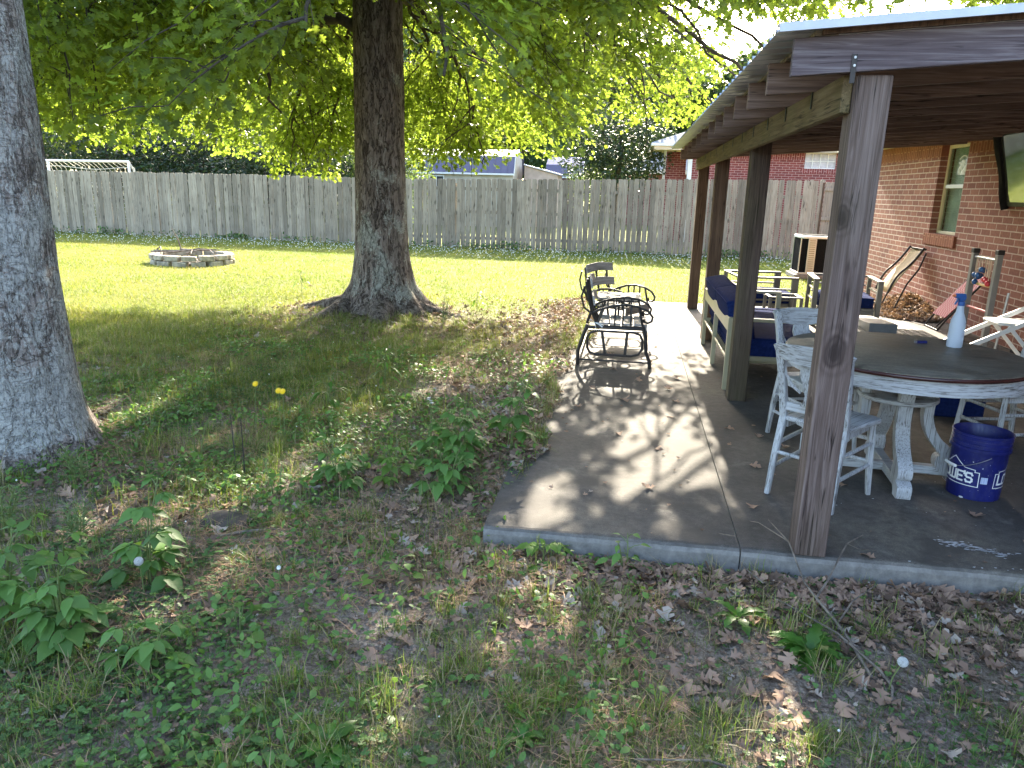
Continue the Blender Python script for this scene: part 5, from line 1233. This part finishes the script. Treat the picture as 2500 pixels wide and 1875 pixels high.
# spray bottle and lighter on the table
t=thing('spray_bottle','clear plastic spray bottle with a blue trigger head on the round table','bottle',(2.0,4.84,.7637),rad(20))
b=MB();b.lathe([(.001,0),(.040,0),(.044,.006),(.044,.05),(.0425,.10),(.043,.135),(.040,.150),(.041,.156),(.034,.180),(.023,.210),(.019,.235),(.018,.252)],n=32,cap=False);b.build('bottle',M['bottle'],t,True)
b=MB();b.lathe([(.019,.252),(.0195,.254),(.0195,.276),(.012,.280)],n=20);b.build('collar',M['bluelid'],t,True)
b=MB();b.prism([(-.022,.281),(.016,.281),(.022,.300),(.014,.324),(-.040,.326),(-.052,.314),(-.050,.300),(-.024,.296)],.022,Matrix(((1,0,0,0),(0,0,1,-.011),(0,1,0,0),(0,0,0,1))));b.build('spray_head',M['bluelid'],t,False,.003)
b=MB();b.prism([(-.034,.300),(-.028,.300),(-.030,.278),(-.042,.258),(-.047,.260),(-.036,.282)],.012,Matrix(((1,0,0,0),(0,0,1,-.006),(0,1,0,0),(0,0,0,1))));b.build('trigger',M['bluelid'],t,False,.002)
b=MB();b.tube([(-.052,0,.312),(-.066,0,.311)],[.009,.007],12);b.build('nozzle',M['orange'],t)
b=MB();b.tube([(.004,0,.02),(0,0,.25)],.003,6);b.build('dip_tube',M['white'],t)
t=thing('lighter','small blue cigarette lighter lying on the round table','lighter',(1.83,4.89,.7637),rad(12))
b=MB();b.tube([(-.030,0,.010),(.034,0,.010)],[.0095,.0095],12,True);b.build('body',M['blue'],t,False,.002)
b=MB();b.tube([(-.043,0,.0105),(-.030,0,.0105)],.008,10);b.build('metal_cap',M['steel'],t)
# ------------------------------------------------------------------ bucket
t=thing('bucket','blue plastic bucket with white lettering and a wire handle beside the round table','bucket',(2.045,4.385,0),0)
prof=[(.001,.012),(.128,.012),(.130,.0),(.134,.003),(.1365,.05),(.1415,.272),(.1425,.279),(.1515,.281),(.1520,.300),(.1440,.302),(.1445,.318),(.1500,.320),(.1500,.327),(.1455,.329),(.146,.343),(.1515,.345),(.1515,.352),(.148,.354),(.149,.366),(.1535,.369),(.1535,.376),(.1495,.378),(.1465,.374),(.1400,.28),(.1345,.03),(.001,.022)]
b=MB();b.lathe(prof,n=72,cap=False);b.build('body',M['blue'],t,True)
def brad(z): return np.interp(z,[0,.05,.272],[.134,.1365,.1415])+.0009
def wrap(polys,name,mat,a0,z0,parent,sc_=1.):
    """flat shapes (x along the curve, y up) laid round the bucket"""
    b=MB()
    for poly in polys:
        vs=[]
        for x,y in poly:
            z=z0+y*sc_;r=brad(z);a=a0+x*sc_/r;vs.append((r*math.cos(a),r*math.sin(a),z))
        b.add(vs,[tuple(range(len(vs)))])
    return b.build(name,mat,parent)
def subdiv(poly,n=4):
    return poly
def stroke(pts,w):
    """thin quads along a polyline"""
    o=[]
    for (x0,y0),(x1,y1) in zip(pts[:-1],pts[1:]):
        L=math.hypot(x1-x0,y1-y0);m=max(1,int(L/.012));nx_,ny_=-(y1-y0)/L*w/2,(x1-x0)/L*w/2;ex,ey=(x1-x0)/L*w/2,(y1-y0)/L*w/2
        for k in range(m):
            u0,u1=k/m,(k+1)/m;ax,ay=x0+(x1-x0)*u0,y0+(y1-y0)*u0;bx_,by=x0+(x1-x0)*u1,y0+(y1-y0)*u1
            if k==0:ax-=ex;ay-=ey
            if k==m-1:bx_+=ex;by+=ey
            o.append([(ax+nx_,ay+ny_),(ax-nx_,ay-ny_),(bx_-nx_,by-ny_),(bx_+nx_,by+ny_)])
    return o
def letters(word,h,w):
    G={'L':[[(0,1),(0,0),(.6,0)]],'O':[[(.1,0),(0,.2),(0,.8),(.1,1),(.6,1),(.7,.8),(.7,.2),(.6,0),(.1,0)]],'W':[[(0,1),(.0,.08),(.1,0),(.4,0),(.45,.1),(.45,1)],[(.45,.1),(.5,0),(.8,0),(.9,.08),(.9,1)]],
       'E':[[(.55,1),(0,1),(0,0),(.55,0)],[(0,.5),(.48,.5)]],"'":[[(0,1.08),(.0,.82)]],'S':[[(.6,.82),(.5,1),(.12,1),(0,.85),(0,.65),(.12,.52),(.48,.48),(.6,.35),(.6,.15),(.48,0),(.1,0),(0,.18)]]}
    adv={'L':.75,'O':.92,'W':1.14,'E':.74,"'":.16,'S':.8};o=[];x=0
    for ch in word:
        for pl in G[ch]: o+=stroke([(x+p[0]*h,p[1]*h) for p in pl],w)
        x+=adv[ch]*h
    return o,x
vd=math.atan2(-4.385,-2.045)        # the side of the bucket that looks at the camera
lt,tw=letters("LOWE'S",.052,.0105)
aw=vd-.86
lo_=[[(x-tw/2,y) for x,y in p] for p in lt]
wrap(lo_,'lettering',M['white'],aw,.105,t)
ow=tw/2+.022
outline=[(-ow,-.022),(ow,-.022),(ow,.062),(ow-.022,.062),(ow-.022,.075),(ow-.075,.080),(0,.128),(-ow+.075,.080),(-ow+.022,.075),(-ow+.022,.062),(-ow,.062),(-ow,-.022)]
wrap(stroke(outline,.0042),'emblem_outline',M['white'],aw,.105,t)
wrap([[(-.017+.034*q/3,-.019),(-.017+.034*(q+1)/3,-.019),(-.017+.034*(q+1)/3,.019),(-.017+.034*q/3,.019)] for q in range(3)],'label_patch',m_plain('pale_label',(.45,.52,.68),.5),vd+.34,.125,t)
wrap([[(-.013+.026*q/2,-.0145+.0042*k),(-.013+.026*(q+1)/2,-.0145+.0042*k),(-.013+.026*(q+1)/2,-.0130+.0042*k),(-.013+.026*q/2,-.0130+.0042*k)] for k in range(8) for q in range(2)],'label_lines',m_plain('label_line_blue',(.10,.14,.40),.5),vd+.34,.1252,t)
t.children[-1].scale=(1.003,1.003,1)
aw2=vd+1.18+.55
wrap(stroke(outline,.0042),'emblem_outline',M['white'],aw2,.105,t)
wrap(lo_,'lettering',M['white'],aw2,.105,t)
am=[]
for k in range(30): am.append([(random.uniform(-.35,.30)+.003*math.cos(q),random.uniform(-.11,.14)*0+0) for q in range(1)])
sp=[]
for k in range(34):
    cx,cy=random.uniform(-.22,.22),random.uniform(-.09,.13);r=random.choice([.0012,.0015,.002,.0035]);sp.append([(cx+r*math.cos(q*PI/3),cy+r*math.sin(q*PI/3)) for q in range(6)])
sp.append([(-.05+.012*math.cos(q*PI/4),-.118+.006*math.sin(q*PI/4)) for q in range(8)])
wrap(sp,'paint_specks',M['paint'],vd,.125,t)
ax=vd-.95+PI/2
p0=Vector((.151*math.cos(ax-PI/2+1.35),.151*math.sin(ax-PI/2+1.35),.262));p1=Vector((.151*math.cos(ax-PI/2-1.35),.151*math.sin(ax-PI/2-1.35),.262))
dirv=Vector((math.cos(ax-PI/2),math.sin(ax-PI/2),0));arc=[]
for k in range(17):
    u=k/16;s=math.sin(PI*u);q=p0.lerp(p1,u);rr_=.158;qq=Vector((q.x,q.y,0));tgt=dirv*(.03+.09*s) ; 
    a_=ax-PI/2+1.35-2.7*u;arc.append(Vector((rr_*math.cos(a_),rr_*math.sin(a_),.265-.085*s)))
b=MB();b.tube(arc,.0021,6);b.build('handle',M['steel'],t,True)
b=MB();b.tube([arc[7]+(arc[7]-arc[9])*.35,arc[8],arc[9]+(arc[9]-arc[7])*.35],.0085,12);b.build('grip',M['white'],t,True)
# ------------------------------------------------------------------ double glider
t=thing('glider_bench','dark iron double glider with grey slats and a slatted table between its seats','glider',(0,0,0))
IR=M['iron'];x0,x1=-.43,.26
def tubeobj(name,pts,r,parent,n=8):
    b=MB();b.tube(pts,r,n);return b.build(name,IR,parent,True)
def arc_pts(fn,n=18): return [fn(k/n) for k in range(n+1)]
def end_stand(y):
    tubeobj('leg',[(-.33,y,.40),(-.37,y,.28),(-.41,y,.14),(-.41,y,0)],.017,t)
    tubeobj('leg',[(.19,y,.40),(.225,y,.28),(.235,y,.16),(.275,y,.06),(.28,y,0)],.017,t)
    tubeobj('base_bar',[(-.40,y,.055),(.26,y,.055)],.009,t)
    tubeobj('base_bar',[(-.34,y,.375),(.19,y,.375)],.014,t)
    lo=[(-.24,.335),(-.30,.315),(-.325,.27),(-.325,.17),(-.30,.125),(-.24,.105),(.10,.105),(.165,.125),(.195,.175),(.195,.265),(.17,.315),(.11,.335),(-.24,.335)]
    tubeobj('glide_loop',[(a,y+.03,c) for a,c in lo],.012,t)
    for xx in(-.17,.07):
        b=MB();b.beam((xx-.02,y+.03,.33),(xx+.02*(1 if xx<0 else -1.6),y+.03,.11),.026,.010,(0,1,0));b.build('glide_link',IR,t)
def arm(y,scroll=True,sh=0):
    f=[(-.285+sh,.515),(-.22+sh,.545),(-.10+sh,.588),(.03+sh,.602),(.15+sh,.585),(.235+sh,.545),(.275+sh,.495),(.268+sh,.455),(.235+sh,.437),(.20+sh,.447),(.19+sh,.475)]
    tubeobj('armrest',[(a,y,c) for a,c in f],.0115,t)
    for xx in(-.075,.0,.075): 
        b=MB();zt=float(np.interp(xx,[-.10,.03,.15],[.588,.602,.585]));b.bx(xx-.008+sh,xx+.008+sh,y-.004,y+.004,.40,zt-.004);b.build('spindle',IR,t)
    tubeobj('arm_strut',[(-.185+sh,y,.553),(-.24+sh,y,.40)],.011,t);tubeobj('arm_strut',[(.145+sh,y,.578),(.19+sh,y,.40)],.011,t)
def slats(name,ys,y0_,y1_,z,x_a,x_b,n,gap,axis='x'):
    b=MB();wd=(x_b-x_a-gap*(n-1))/n
    for k in range(n):
        xa=x_a+k*(wd+gap);b.bx(xa,xa+wd,y0_,y1_,z-.01,z+.01)
    return b
def back(y0_,y1_,sh=0,rot=0):
    # two iron uprights leaning back with two curved wood slats
    g_=[]
    for y in(y0_+.05,(y0_+y1_)/2,y1_-.05):
        g_.append(tubeobj('back_upright',[(-.24+sh,y,.38),(-.30+sh,y,.52),(-.345+sh,y,.68),(-.365+sh,y,.80)],.012,t))
    for za,zb in((.74,.83),(.58,.67)):
        b=MB();vs=[];F=[];n=10
        for k in range(n+1):
            y=y0_+(y1_-y0_)*k/n;cz=.018*math.sin(PI*k/n);cx=-.02*math.sin(PI*k/n)
            for zz in(za,zb):
                xx=-.215-.19*(zz-.30)+cx+sh
                for th in(0,.018): vs.append((xx+th-.012,y,zz+cz))
        for k in range(n):
            a=k*4;c=a+4;F+=[(a,c,c+2,a+2),(a+1,a+3,c+3,c+1),(a,a+1,c+1,c),(a+2,c+2,c+3,a+3)]
        F+=[(0,2,3,1),(n*4,n*4+1,n*4+3,n*4+2)];b.add(vs,F);b.build('back_slat',M['glwood'],t,False,.004)
    loop=[(-.30+sh,.50),(-.37+sh,.56),(-.40+sh,.66),(-.375+sh,.76)]
    for y in(y0_+.005,y1_-.005): tubeobj('back_scroll',[(a,y,c) for a,c in loop],.009,t)
end_stand(7.10);end_stand(8.72)
tubeobj('long_rail',[(-.40,7.10,.055),(-.40,8.72,.055)],.009,t);tubeobj('long_rail',[(.27,7.10,.055),(.27,8.72,.055)],.009,t)
for y0_,y1_ in((7.10,7.62),(8.20,8.72)):
    n0=set(t.children);arm(y0_);arm(y1_)
    b=slats('seat',None,y0_+.015,y1_-.015,.41,-.235,.21,4,.012);b.build('seat',M['glwood'],t,False,.004)
    b=MB();b.bx(-.24,.20,y0_+.0,y0_+.012,.385,.40);b.bx(-.24,.20,y1_-.012,y1_,.385,.40);b.build('seat_rail',IR,t)
    b=MB();b.bx(.212,.23,y0_+.02,y1_-.02,.33,.42);b.build('seat_front',M['glwood'],t,False,.004)
    back(y0_,y1_)
    if y0_>8:
        for o in set(t.children)-n0:
            o.matrix_local=Matrix.Translation((-.05,8.50,0))@Matrix.Rotation(rad(-32),4,'Z')@Matrix.Translation((.02,-8.46,0))@o.matrix_local
b=MB();y=7.67
while y<8.13: b.bx(-.28,.17,y,y+.072,.565,.583);y+=.084
b.build('table_top',M['glwood'],t,False,.004)
for y in(7.68,8.10): tubeobj('table_rail',[(-.27,y,.553),(.16,y,.553)],.010,t);tubeobj('table_rail',[(-.05,y,.55),(-.05,y,.40)],.010,t)
b=MB();b.bx(.13,.30,8.9,8.915,.40,.52)
# string tied to the near arm
b=MB()
for k in range(6):
    a=random.uniform(0,6.3);b.tube([(-.265,7.07,.425),(-.265+.05*math.cos(a),7.06+random.uniform(-.02,.01),.425+.03*math.sin(a)),(-.265+.09*math.cos(a),7.05,.41+.05*math.sin(a))],.003,5)
tag(b.build('white_string',M['white']),'white string knotted round the near arm of the iron glider','string')
# ------------------------------------------------------------------ navy sofa
t=thing('patio_sofa','navy cushioned patio sofa with a beige metal frame behind the second post','sofa',(.90,6.46,0))
FR=M['frame'];L_=2.06
b=MB();b.bx(-.018,.018,.04,L_-.04,.505,.625);b.build('back_rail',FR,t,False,.004)
for y in(.0,L_/2-.02,L_-.04):
    b=MB();b.bx(-.02,.02,y,y+.04,0,.625 if y!=L_/2-.02 else .503);b.build('leg',FR,t,False,.003)
b=MB();b.tube([(0,.04,.27),(0,L_-.04,.27)],.013,8);b.build('back_bar',FR,t,True)
for y in(.03,L_-.03):
    b=MB();b.bx(.02,.78,y-.03,y+.03,.598,.625);b.bx(.735,.785,y-.028,y+.028,0,.597);b.bx(.02,.735,y-.015,y+.015,.26,.30);b.build('arm',FR,t,False,.004)
b=MB();b.bx(.02,.78,.062,L_-.062,.235,.262);b.build('seat_frame',FR,t)
def cushion(nm,x0,x1,y0,y1,z0,z1,par,mt=None,R=None,puff=.02):
    b=MB();n=8;vs=[];F=[]
    idx={}
    def P(u,v,w):
        x=x0+(x1-x0)*u;y=y0+(y1-y0)*v;z=z0+(z1-z0)*w
        cu,cv,cw=(1-(2*u-1)**4),(1-(2*v-1)**4),(1-(2*w-1)**2)
        if w in(0,1): z+=(2*w-1)*puff*cu*cv
        if u in(0,1): x+=(2*u-1)*puff*.7*cv*cw
        if v in(0,1): y+=(2*v-1)*puff*.7*cu*cw
        return (x,y,z)
    for ax in range(3):
        for sd in(0,1):
            base=len(vs)
            for i in range(n+1):
                for j in range(n+1):
                    c=[i/n,j/n];c.insert(ax,sd);vs.append(P(*c))
            for i in range(n):
                for j in range(n):
                    q=(base+i*(n+1)+j,base+(i+1)*(n+1)+j,base+(i+1)*(n+1)+j+1,base+i*(n+1)+j+1);F.append(q if (sd==1)==(ax!=1) else q[::-1])
    b.add(vs,F);me=bpy.data.meshes.new(nm);me.from_pydata(b.v,[],b.f)
    import bmesh
    bm=bmesh.new();bm.from_mesh(me);bmesh.ops.remove_doubles(bm,verts=bm.verts,dist=1e-4);bmesh.ops.recalc_face_normals(bm,faces=bm.faces);bm.to_mesh(me);bm.free()
    o=link(nm,me,mt or M['navy'],par,True,.018,3)
    # piping round the top and bottom seams
    pp=MB()
    for w in(.03,.97):
        z=z0+(z1-z0)*w;e=.004;pp.tube([(x0-e,y0-e,z),(x1+e,y0-e,z),(x1+e,y1+e,z),(x0-e,y1+e,z),(x0-e,y0-e,z)],.005,6)
    pp.build('piping',mt or M['navy'],o,True)
    if R: 
        o.location=R[0];o.rotation_euler=R[1]
    return o
for k in range(2):
    y0_=.07+k*(L_/2-.06);y1_=y0_+L_/2-.075
    cushion('seat_cushion',.06,.80,y0_,y1_,.275,.445,t)
    o=cushion('back_cushion',0,.19,y0_,y1_,0,.40,t);o.location=(.045,0,.36);o.rotation_euler=(0,rad(-12),0)
# ------------------------------------------------------------------ armchairs without back cushions
def armchair(label,loc,rz):
    t=thing('patio_armchair',label,'armchair',(*loc,0),rz,'taupe patio armchairs');FG=M['frameg'];W=.84;D=.78
    for s in(0,1):
        y=s*(W-.07)
        b=MB();b.bx(0,D,y,y+.07,.585,.61);b.build('arm',FG,t,False,.004)
        b=MB();b.bx(.70,.78,y+.005,y+.065,0,.584);b.build('leg',FG,t,False,.004)
        b=MB();b.bx(0,.045,y+.01,y+.06,0,.584);b.build('leg',FG,t,False,.004)
        for z in(.44,.30):
            b=MB();b.bx(.046,.699,y+.025,y+.045,z,z+.02);b.build('side_rail',FG,t)
    b=MB();b.bx(.0,.03,.072,W-.072,.585,.61);b.bx(.0,.025,.072,W-.072,.47,.49);b.bx(.0,.025,.072,W-.072,.36,.38);b.build('back_frame',FG,t,False,.003)
    b=MB();b.bx(.03,.78,.075,W-.075,.215,.255);b.bx(.755,.779,.075,W-.075,.12,.213);b.build('seat_frame',FG,t,False,.003)
    cushion('seat_cushion',.05,.77,.09,W-.09,.262,.385,t,puff=.03)
    return t
armchair('taupe patio armchair turned sideways beyond the second post, seat facing the brick wall',(1.45,10.12),rad(6))
armchair('taupe patio armchair facing the camera next to the condenser',(2.50,11.02),rad(-96))
# low side frame beside the sofa
t=thing('side_table','small open grey side table between the sofa and the first armchair','side table',(1.72,9.35,0))
for xx in(0,.36):
    for yy in(0,.36):
        b=MB();b.bx(xx,xx+.035,yy,yy+.035,0,.44);b.build('leg',M['frameg'],t,False,.003)
b=MB();b.bx(0,.395,0,.035,.442,.46);b.bx(0,.395,.36,.395,.442,.46);b.bx(0,.035,.036,.359,.442,.46);b.bx(.36,.395,.036,.359,.442,.46);b.build('top_frame',M['frameg'],t,False,.003)
b=MB();b.bx(.036,.359,.008,.02,.28,.30);b.bx(.036,.359,.008,.02,.13,.15);b.build('rail',M['frameg'],t)
# coffee table with a raised grey lid
t=thing('coffee_table','grey slatted low coffee table with a sloping box lid raised in its middle','coffee table',(2.02,7.30,0))
b=MB();y=0.
x=0.
while x<.86: b.bx(x,x+.062,0,.92,.385,.405);x+=.072
b.build('slatted_top',M['greyslat'],t,False,.003)
for xx in(.02,.80):
    for yy in(.02,.84):
        b=MB();b.bx(xx,xx+.06,yy,yy+.06,0,.384);b.build('leg',M['greyslat'],t,False,.003)
b=MB();b.prism([(.06,.408),(.86,.408),(.86,.455),(.06,.50)],.25,Matrix(((0,0,1,.26),(1,0,0,0),(0,1,0,0),(0,0,0,1))));b.build('box_lid',M['greyslat'],t,False,.004)
t=thing('storage_ottoman','grey topped navy ottoman box behind the round table','ottoman',(2.42,6.02,0),rad(-4))
b=MB();b.bx(0,.36,0,.5,.0,.40);b.build('body',M['navy'],t,False,.02,3)
b=MB();b.prism([(-.02,.402),(.52,.402),(.52,.50),(-.02,.42)],.40,Matrix(((0,0,1,-.02),(1,0,0,0),(0,1,0,0),(0,0,0,1))));b.build('lid',M['greyslat'],t,False,.006)
# ------------------------------------------------------------------ condenser
t=thing('air_conditioner','beige and black air conditioning condenser standing by the end of the brick house','air conditioner',(3.70,17.25,-.10))
b=MB();b.bx(-.08,.84,-.08,.84,0,.09);b.build('pad',M['concrete'],t,False,.01)
b=MB();b.bx(.02,.74,.02,.74,.092,.86);b.build('coil',M['acblack'],t)
b=MB();b.bx(-.01,.77,-.01,.77,.09,.135);b.build('base_pan',M['acbody'],t,False,.01)
for cx,cy in((0,0),(.74,0),(0,.74)):
    b=MB();b.bx(cx,cx+.02,cy,cy+.02,.137,.86);b.build('corner_post',M['acbody'],t)
b=MB();b.bx(.16,.33,-.008,.018,.137,.86);pn=b.build('louver_panel',M['acbody'],t,False,.004)
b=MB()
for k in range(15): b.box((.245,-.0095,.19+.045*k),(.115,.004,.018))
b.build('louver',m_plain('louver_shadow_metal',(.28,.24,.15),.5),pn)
b=MB();b.prism([(-.01,.06),(.06,-.01),(.70,-.01),(.77,.06),(.77,.70),(.70,.77),(.06,.77),(-.01,.70)],.055,Matrix.Translation((0,0,.862)));b.build('top_cap',M['whitemetal'],t,False,.012,3)
b=MB();b.lathe([(.05,.918),(.27,.918),(.30,.925),(.30,.935),(.05,.945)],(.38,.38,0),28);b.build('fan_grille',M['acblack'],t)
# ------------------------------------------------------------------ television
t=thing('television','wall mounted outdoor television in a black cover reflecting the lawn','television',(4.28,9.20,1.98),0)
tilt=rad(-11)
hold=Matrix.Rotation(tilt,3,'Y')
def tv(b,name,mt,par,**k):
    o=b.build(name,mt,par,**k);o.rotation_euler=(0,-tilt*0+rad(-11)*-1,0) if par==t else (0,0,0);return o
b=MB();b.bx(-.03,.03,-.62,.66,-.41,.42);bd=b.build('casing',M['black'],t,False,.012,3);bd.rotation_euler=(0,rad(-15),0)
b=MB();b.bx(-.0335,-.0305,-.60,.57,-.355,.40);s_=b.build('screen',M['screen'],bd)
V=[];F=[]
b=MB()
for k in range(12):
    u=k/11;z=.44-.88*u;b_=.02*math.sin(5*u)
    V+=[(-.055-.01*math.sin(9*u),.70,z),(-.075-.012*math.cos(7*u),.64+.01*math.sin(11*u),z),(-.062,.56+.012*math.sin(6*u+1)+.05*u,z),(-.036,.545+.012*math.sin(6*u+1)+.05*u,z),(.045,.69,z)]
for k in range(11):
    for j in range(4): F.append((k*5+j,k*5+j+1,k*5+5+j+1,k*5+5+j))
    F.append((k*5+4,k*5,k*5+5,k*5+9))
F+=[(4,3,2,1,0),tuple(55+j for j in range(5))]
b.add(V,F);b.build('cover',M['cloth'],bd,True)
b=MB();b.bx(.03,.115,-.1,.1,-.12,.12);b.build('bracket',M['black'],t)
# ------------------------------------------------------------------ ladder toss game
t=thing('ladder_toss_game','ladder toss game frame with red and blue balls hanging in front of the wall','game',(4.06,9.09,0))
for y,zt in((0,1.06),(.60,1.04)):
    b=MB();b.bx(-.03,.03,y-.035,y+.035,0,zt);b.build('post',M['greypost'],t,False,.006)
    b=MB();b.bx(-.036,.036,y-.041,y+.041,zt+.001,zt+.055);b.build('cap',M['black'],t,False,.008)
for z,m in((1.0,'steel'),(.70,'yellowpaint'),(.42,'redpaint')):
    b=MB();b.tube([(0,.036,z),(0,.564,z)],.016,10);b.build('rung',M[m],t,True)
for y,z1,z2,m in((.48,.80,.74,'ballblue'),(.40,.80,.76,'ballblue'),(.33,.87,.83,'ballblue'),(.45,.72,.745,'ballblue'),(.22,.77,.73,'red'),(.12,.73,.70,'red'),(.17,.76,.72,'red')):
    u=thing('bola','pair of red balls on a cream rope over the top rung' if m=='red' else 'pair of blue balls on a cream rope over the top rung','bola',(4.06,9.09+y,0),0,'ropes with balls on the toss game')
    b=MB();b.tube([(-.025,-.02,z1),(-.020,-.005,.98),(0,0,1.0205),(.020,.006,.98),(.022,.025,z2+.04)],.005,6);b.build('rope',M['rope'],u,True)
    for xx,yy,z in((-.025,-.02,z1),(.022,.025,z2+.03)):
        b=MB();b.lathe([(.001,-.033),(.016,-.029),(.028,-.017),(.033,0),(.028,.017),(.016,.029),(.001,.033)],(xx,yy,z),16,False);b.build('ball',M[m],u,True)
# folded red webbed chair behind it
def m_web():
    t=NT('red_white_webbing');ck=t.n('ShaderNodeTexChecker');ck.inputs['Scale'].default_value=1.
    t.l(t.co((34,34,34),(0,0,0),(0,.5,.0)),ck.inputs['Vector']);ck.inputs['Color1'].default_value=(.34,.035,.05,1);ck.inputs['Color2'].default_value=(.44,.20,.20,1);t.bsdf(ck.outputs['Color'],.7);return t.m
t=thing('webbed_lawn_chair','folded lawn chair with red and white webbing leaning on the brick wall','lawn chair',(4.08,10.08,0))
fr=[(-.10,.62,.0),(-.02,.55,.16),(.24,.0,.74)]
for q,(dx,dy) in enumerate(((0,0),(.0,-.42))):
    b=MB();b.tube([(-.08+dx,.58+dy,.012),(-.02+dx,.52+dy,.16),(.20+dx,.10+dy,.74)],.013,8);b.build('frame_side',M['iron'],t,True)
b=MB();b.tube([(-.08,.58,.012),(-.08,.16,.012)],.012,8);b.build('foot_bar',M['iron'],t,True)
b=MB();b.tube([(.20,.10,.74),(.20,-.32,.74)],.012,8);b.build('top_bar',M['iron'],t,True)
b=MB();b.add([(-.03,.515,.18),(-.03,.11,.18),(.185,-.30,.71),(.185,.10,.71),(-.036,.515,.185),(-.036,.11,.185),(.179,-.30,.715),(.179,.10,.715)],[(0,1,2,3),(7,6,5,4),(0,4,5,1),(2,6,7,3),(1,5,6,2),(0,3,7,4)]);b.build('webbing',m_web(),t)
b=MB();b.tube([(.02,.46,.02),(.15,.10,.40),(.22,-.05,.62)],.011,8);b.build('back_frame',M['iron'],t,True)
# tan sling lounger leaning in the corner
t=thing('sling_lounger','folded lounger with tan sling and dark curved frame leaning on the brick wall','lounge chair',(3.98,11.55,0))
def sl(u): return Vector((-.14+.42*u,.74+.04*u,.27+.66*u))
sd=Vector((.02,-.50,0))
def bow(u): return Vector((-.05*math.sin(PI*u),-.03*math.sin(PI*u),.04*math.sin(2*PI*u)))
for s in(0,1):
    b=MB();b.tube([sl(k/10)+sd*s+bow(k/10)+Vector((-.02,0,.02)) for k in range(11)],.017,8);b.build('frame_side',M['iron'],t,True)
    b=MB();b.tube([sl(.0)+sd*s+Vector((.09,-.03,-.20)),sl(.3)+sd*s+Vector((.085,-.05,-.04)),sl(.65)+sd*s+Vector((.075,-.05,-.05)),sl(.97)+sd*s+Vector((.03,0,-.03))],.013,8);b.build('rear_frame',M['iron'],t,True)
b=MB();vs=[];F=[];n=12
for k in range(n+1):
    u=.04+.98*k/n;p=sl(u)+bow(u)*.6
    for q in range(5): 
        v=.06+.88*q/4;w_=p+sd*v+Vector((.012*math.sin(PI*v),0,-.018*math.sin(PI*v)));vs.append(w_)
for k in range(n):
    for q in range(4): F.append((k*5+q,k*5+q+1,k*5+6+q,k*5+5+q))
b.add(vs,F);o=b.build('sling',M['tan'],t,True);sm=o.modifiers.new('t','SOLIDIFY');sm.thickness=.006
b=MB();b.tube([sl(1.0),sl(1.0)+sd],.016,8);b.build('top_bar',M['iron'],t,True)
# white folding chair at the right edge
t=thing('folding_chair','white folding lounge chair with crossed legs cut by the right edge of the photo','folding chair',(3.60,7.80,0))
for y in(0,.42):
    b=MB();b.beam((-.66,y,.03),(.60,y,.70),.045,.022,(0,1,0));b.build('front_frame',M['white'],t,False,.005)
    b=MB();b.beam((.52,y+(.03 if y==0 else -.03),.0),(.10,y+(.03 if y==0 else -.03),.46),.035,.020,(0,1,0));b.build('rear_leg',M['white'],t,False,.005)
b=MB();b.prism([(0,.05),(.04,.015),(.55,.015),(.55,.405),(.04,.405),(0,.37)],.030,Matrix.Translation((0,0,.465)));b.build('seat',M['white'],t,False,.012,3)
b=MB();b.beam((.57,.025,.64),(.57,.395,.64),.02,.14);b.build('backrest',M['white'],t,False,.008)
b=MB();b.tube([(-.60,.01,.065),(-.60,.41,.065)],.010,8);b.build('cross_bar',M['white'],t,True)
# metal pole by the wall
b=MB();b.tube([(0,0,0),(.02,.02,.30),(.05,.04,.66)],.014,10);tag(b.build('metal_pole',M['steel'],None,True,loc=(4.12,8.93,0)),'thin shiny metal pole standing by the wall behind the folding chair','pole')
b=MB();b.bx(-.03,.03,-1.0,1.0,0,.035);o=b.build('timber_strip',M['cloth'],None,False,.004,loc=(4.34,8.0,0));tag(o,'black timber strip lying on the concrete along the foot of the wall','timber')
# ------------------------------------------------------------------ fire pit
t=thing('fire_pit','round low fire pit of pale stone blocks on the lawn','fire pit',(-9.35,15.30,-.135))
for row in range(2):
    for k in range(14):
        a=2*PI*(k+.5*row)/14;r=.75+random.uniform(-.02,.02)
        b=MB();b.box((r*math.cos(a),r*math.sin(a),.065+.122*row),(.19,random.uniform(.28,.325),.112+random.uniform(-.012,.008)),Matrix.Rotation(a+random.uniform(-.10,.10),3,'Z')@Matrix.Rotation(random.uniform(-.05,.05),3,'X'));b.build('stone_block',M['stone'],t,False,.018,2)
b=MB();b.lathe([(.001,.10),(.68,.07)],n=24,cap=False);b.build('ash_bed',M['branch'],t)
fs=[[(-.85,-.1,.30),(-.2,.15,.31),(.55,.05,.33)],[(-.6,.5,.30),(.0,.0,.34),(.3,-.55,.31)],[(-.3,-.5,.30),(.1,.1,.36),(.8,.45,.31)],[(-.75,-.35,.30),(-.1,-.2,.33),(.35,.1,.35)],[(-.25,.0,.30),(-.30,-.02,.55),(-.42,-.05,.80)],[(.0,.4,.30),(.35,.1,.34),(.7,-.35,.31)],[(-.9,.1,.31),(-.75,.0,.38),(-.6,-.2,.31)],[(.1,-.4,.30),(.25,-.1,.36),(.5,.2,.32)]]
for k,p in enumerate(fs):
    b=MB();b.tube([Vector(q)+Vector((0,0,-.16)) for q in p],[.018,.014,.006],6);o=b.build('stick',M['twig'],None,True,loc=(-9.35,15.30,0))
    tag(o,'upright thin stick poking out of the fire pit' if k==4 else 'dry stick laid across the stone fire pit','stick','sticks on the fire pit' )
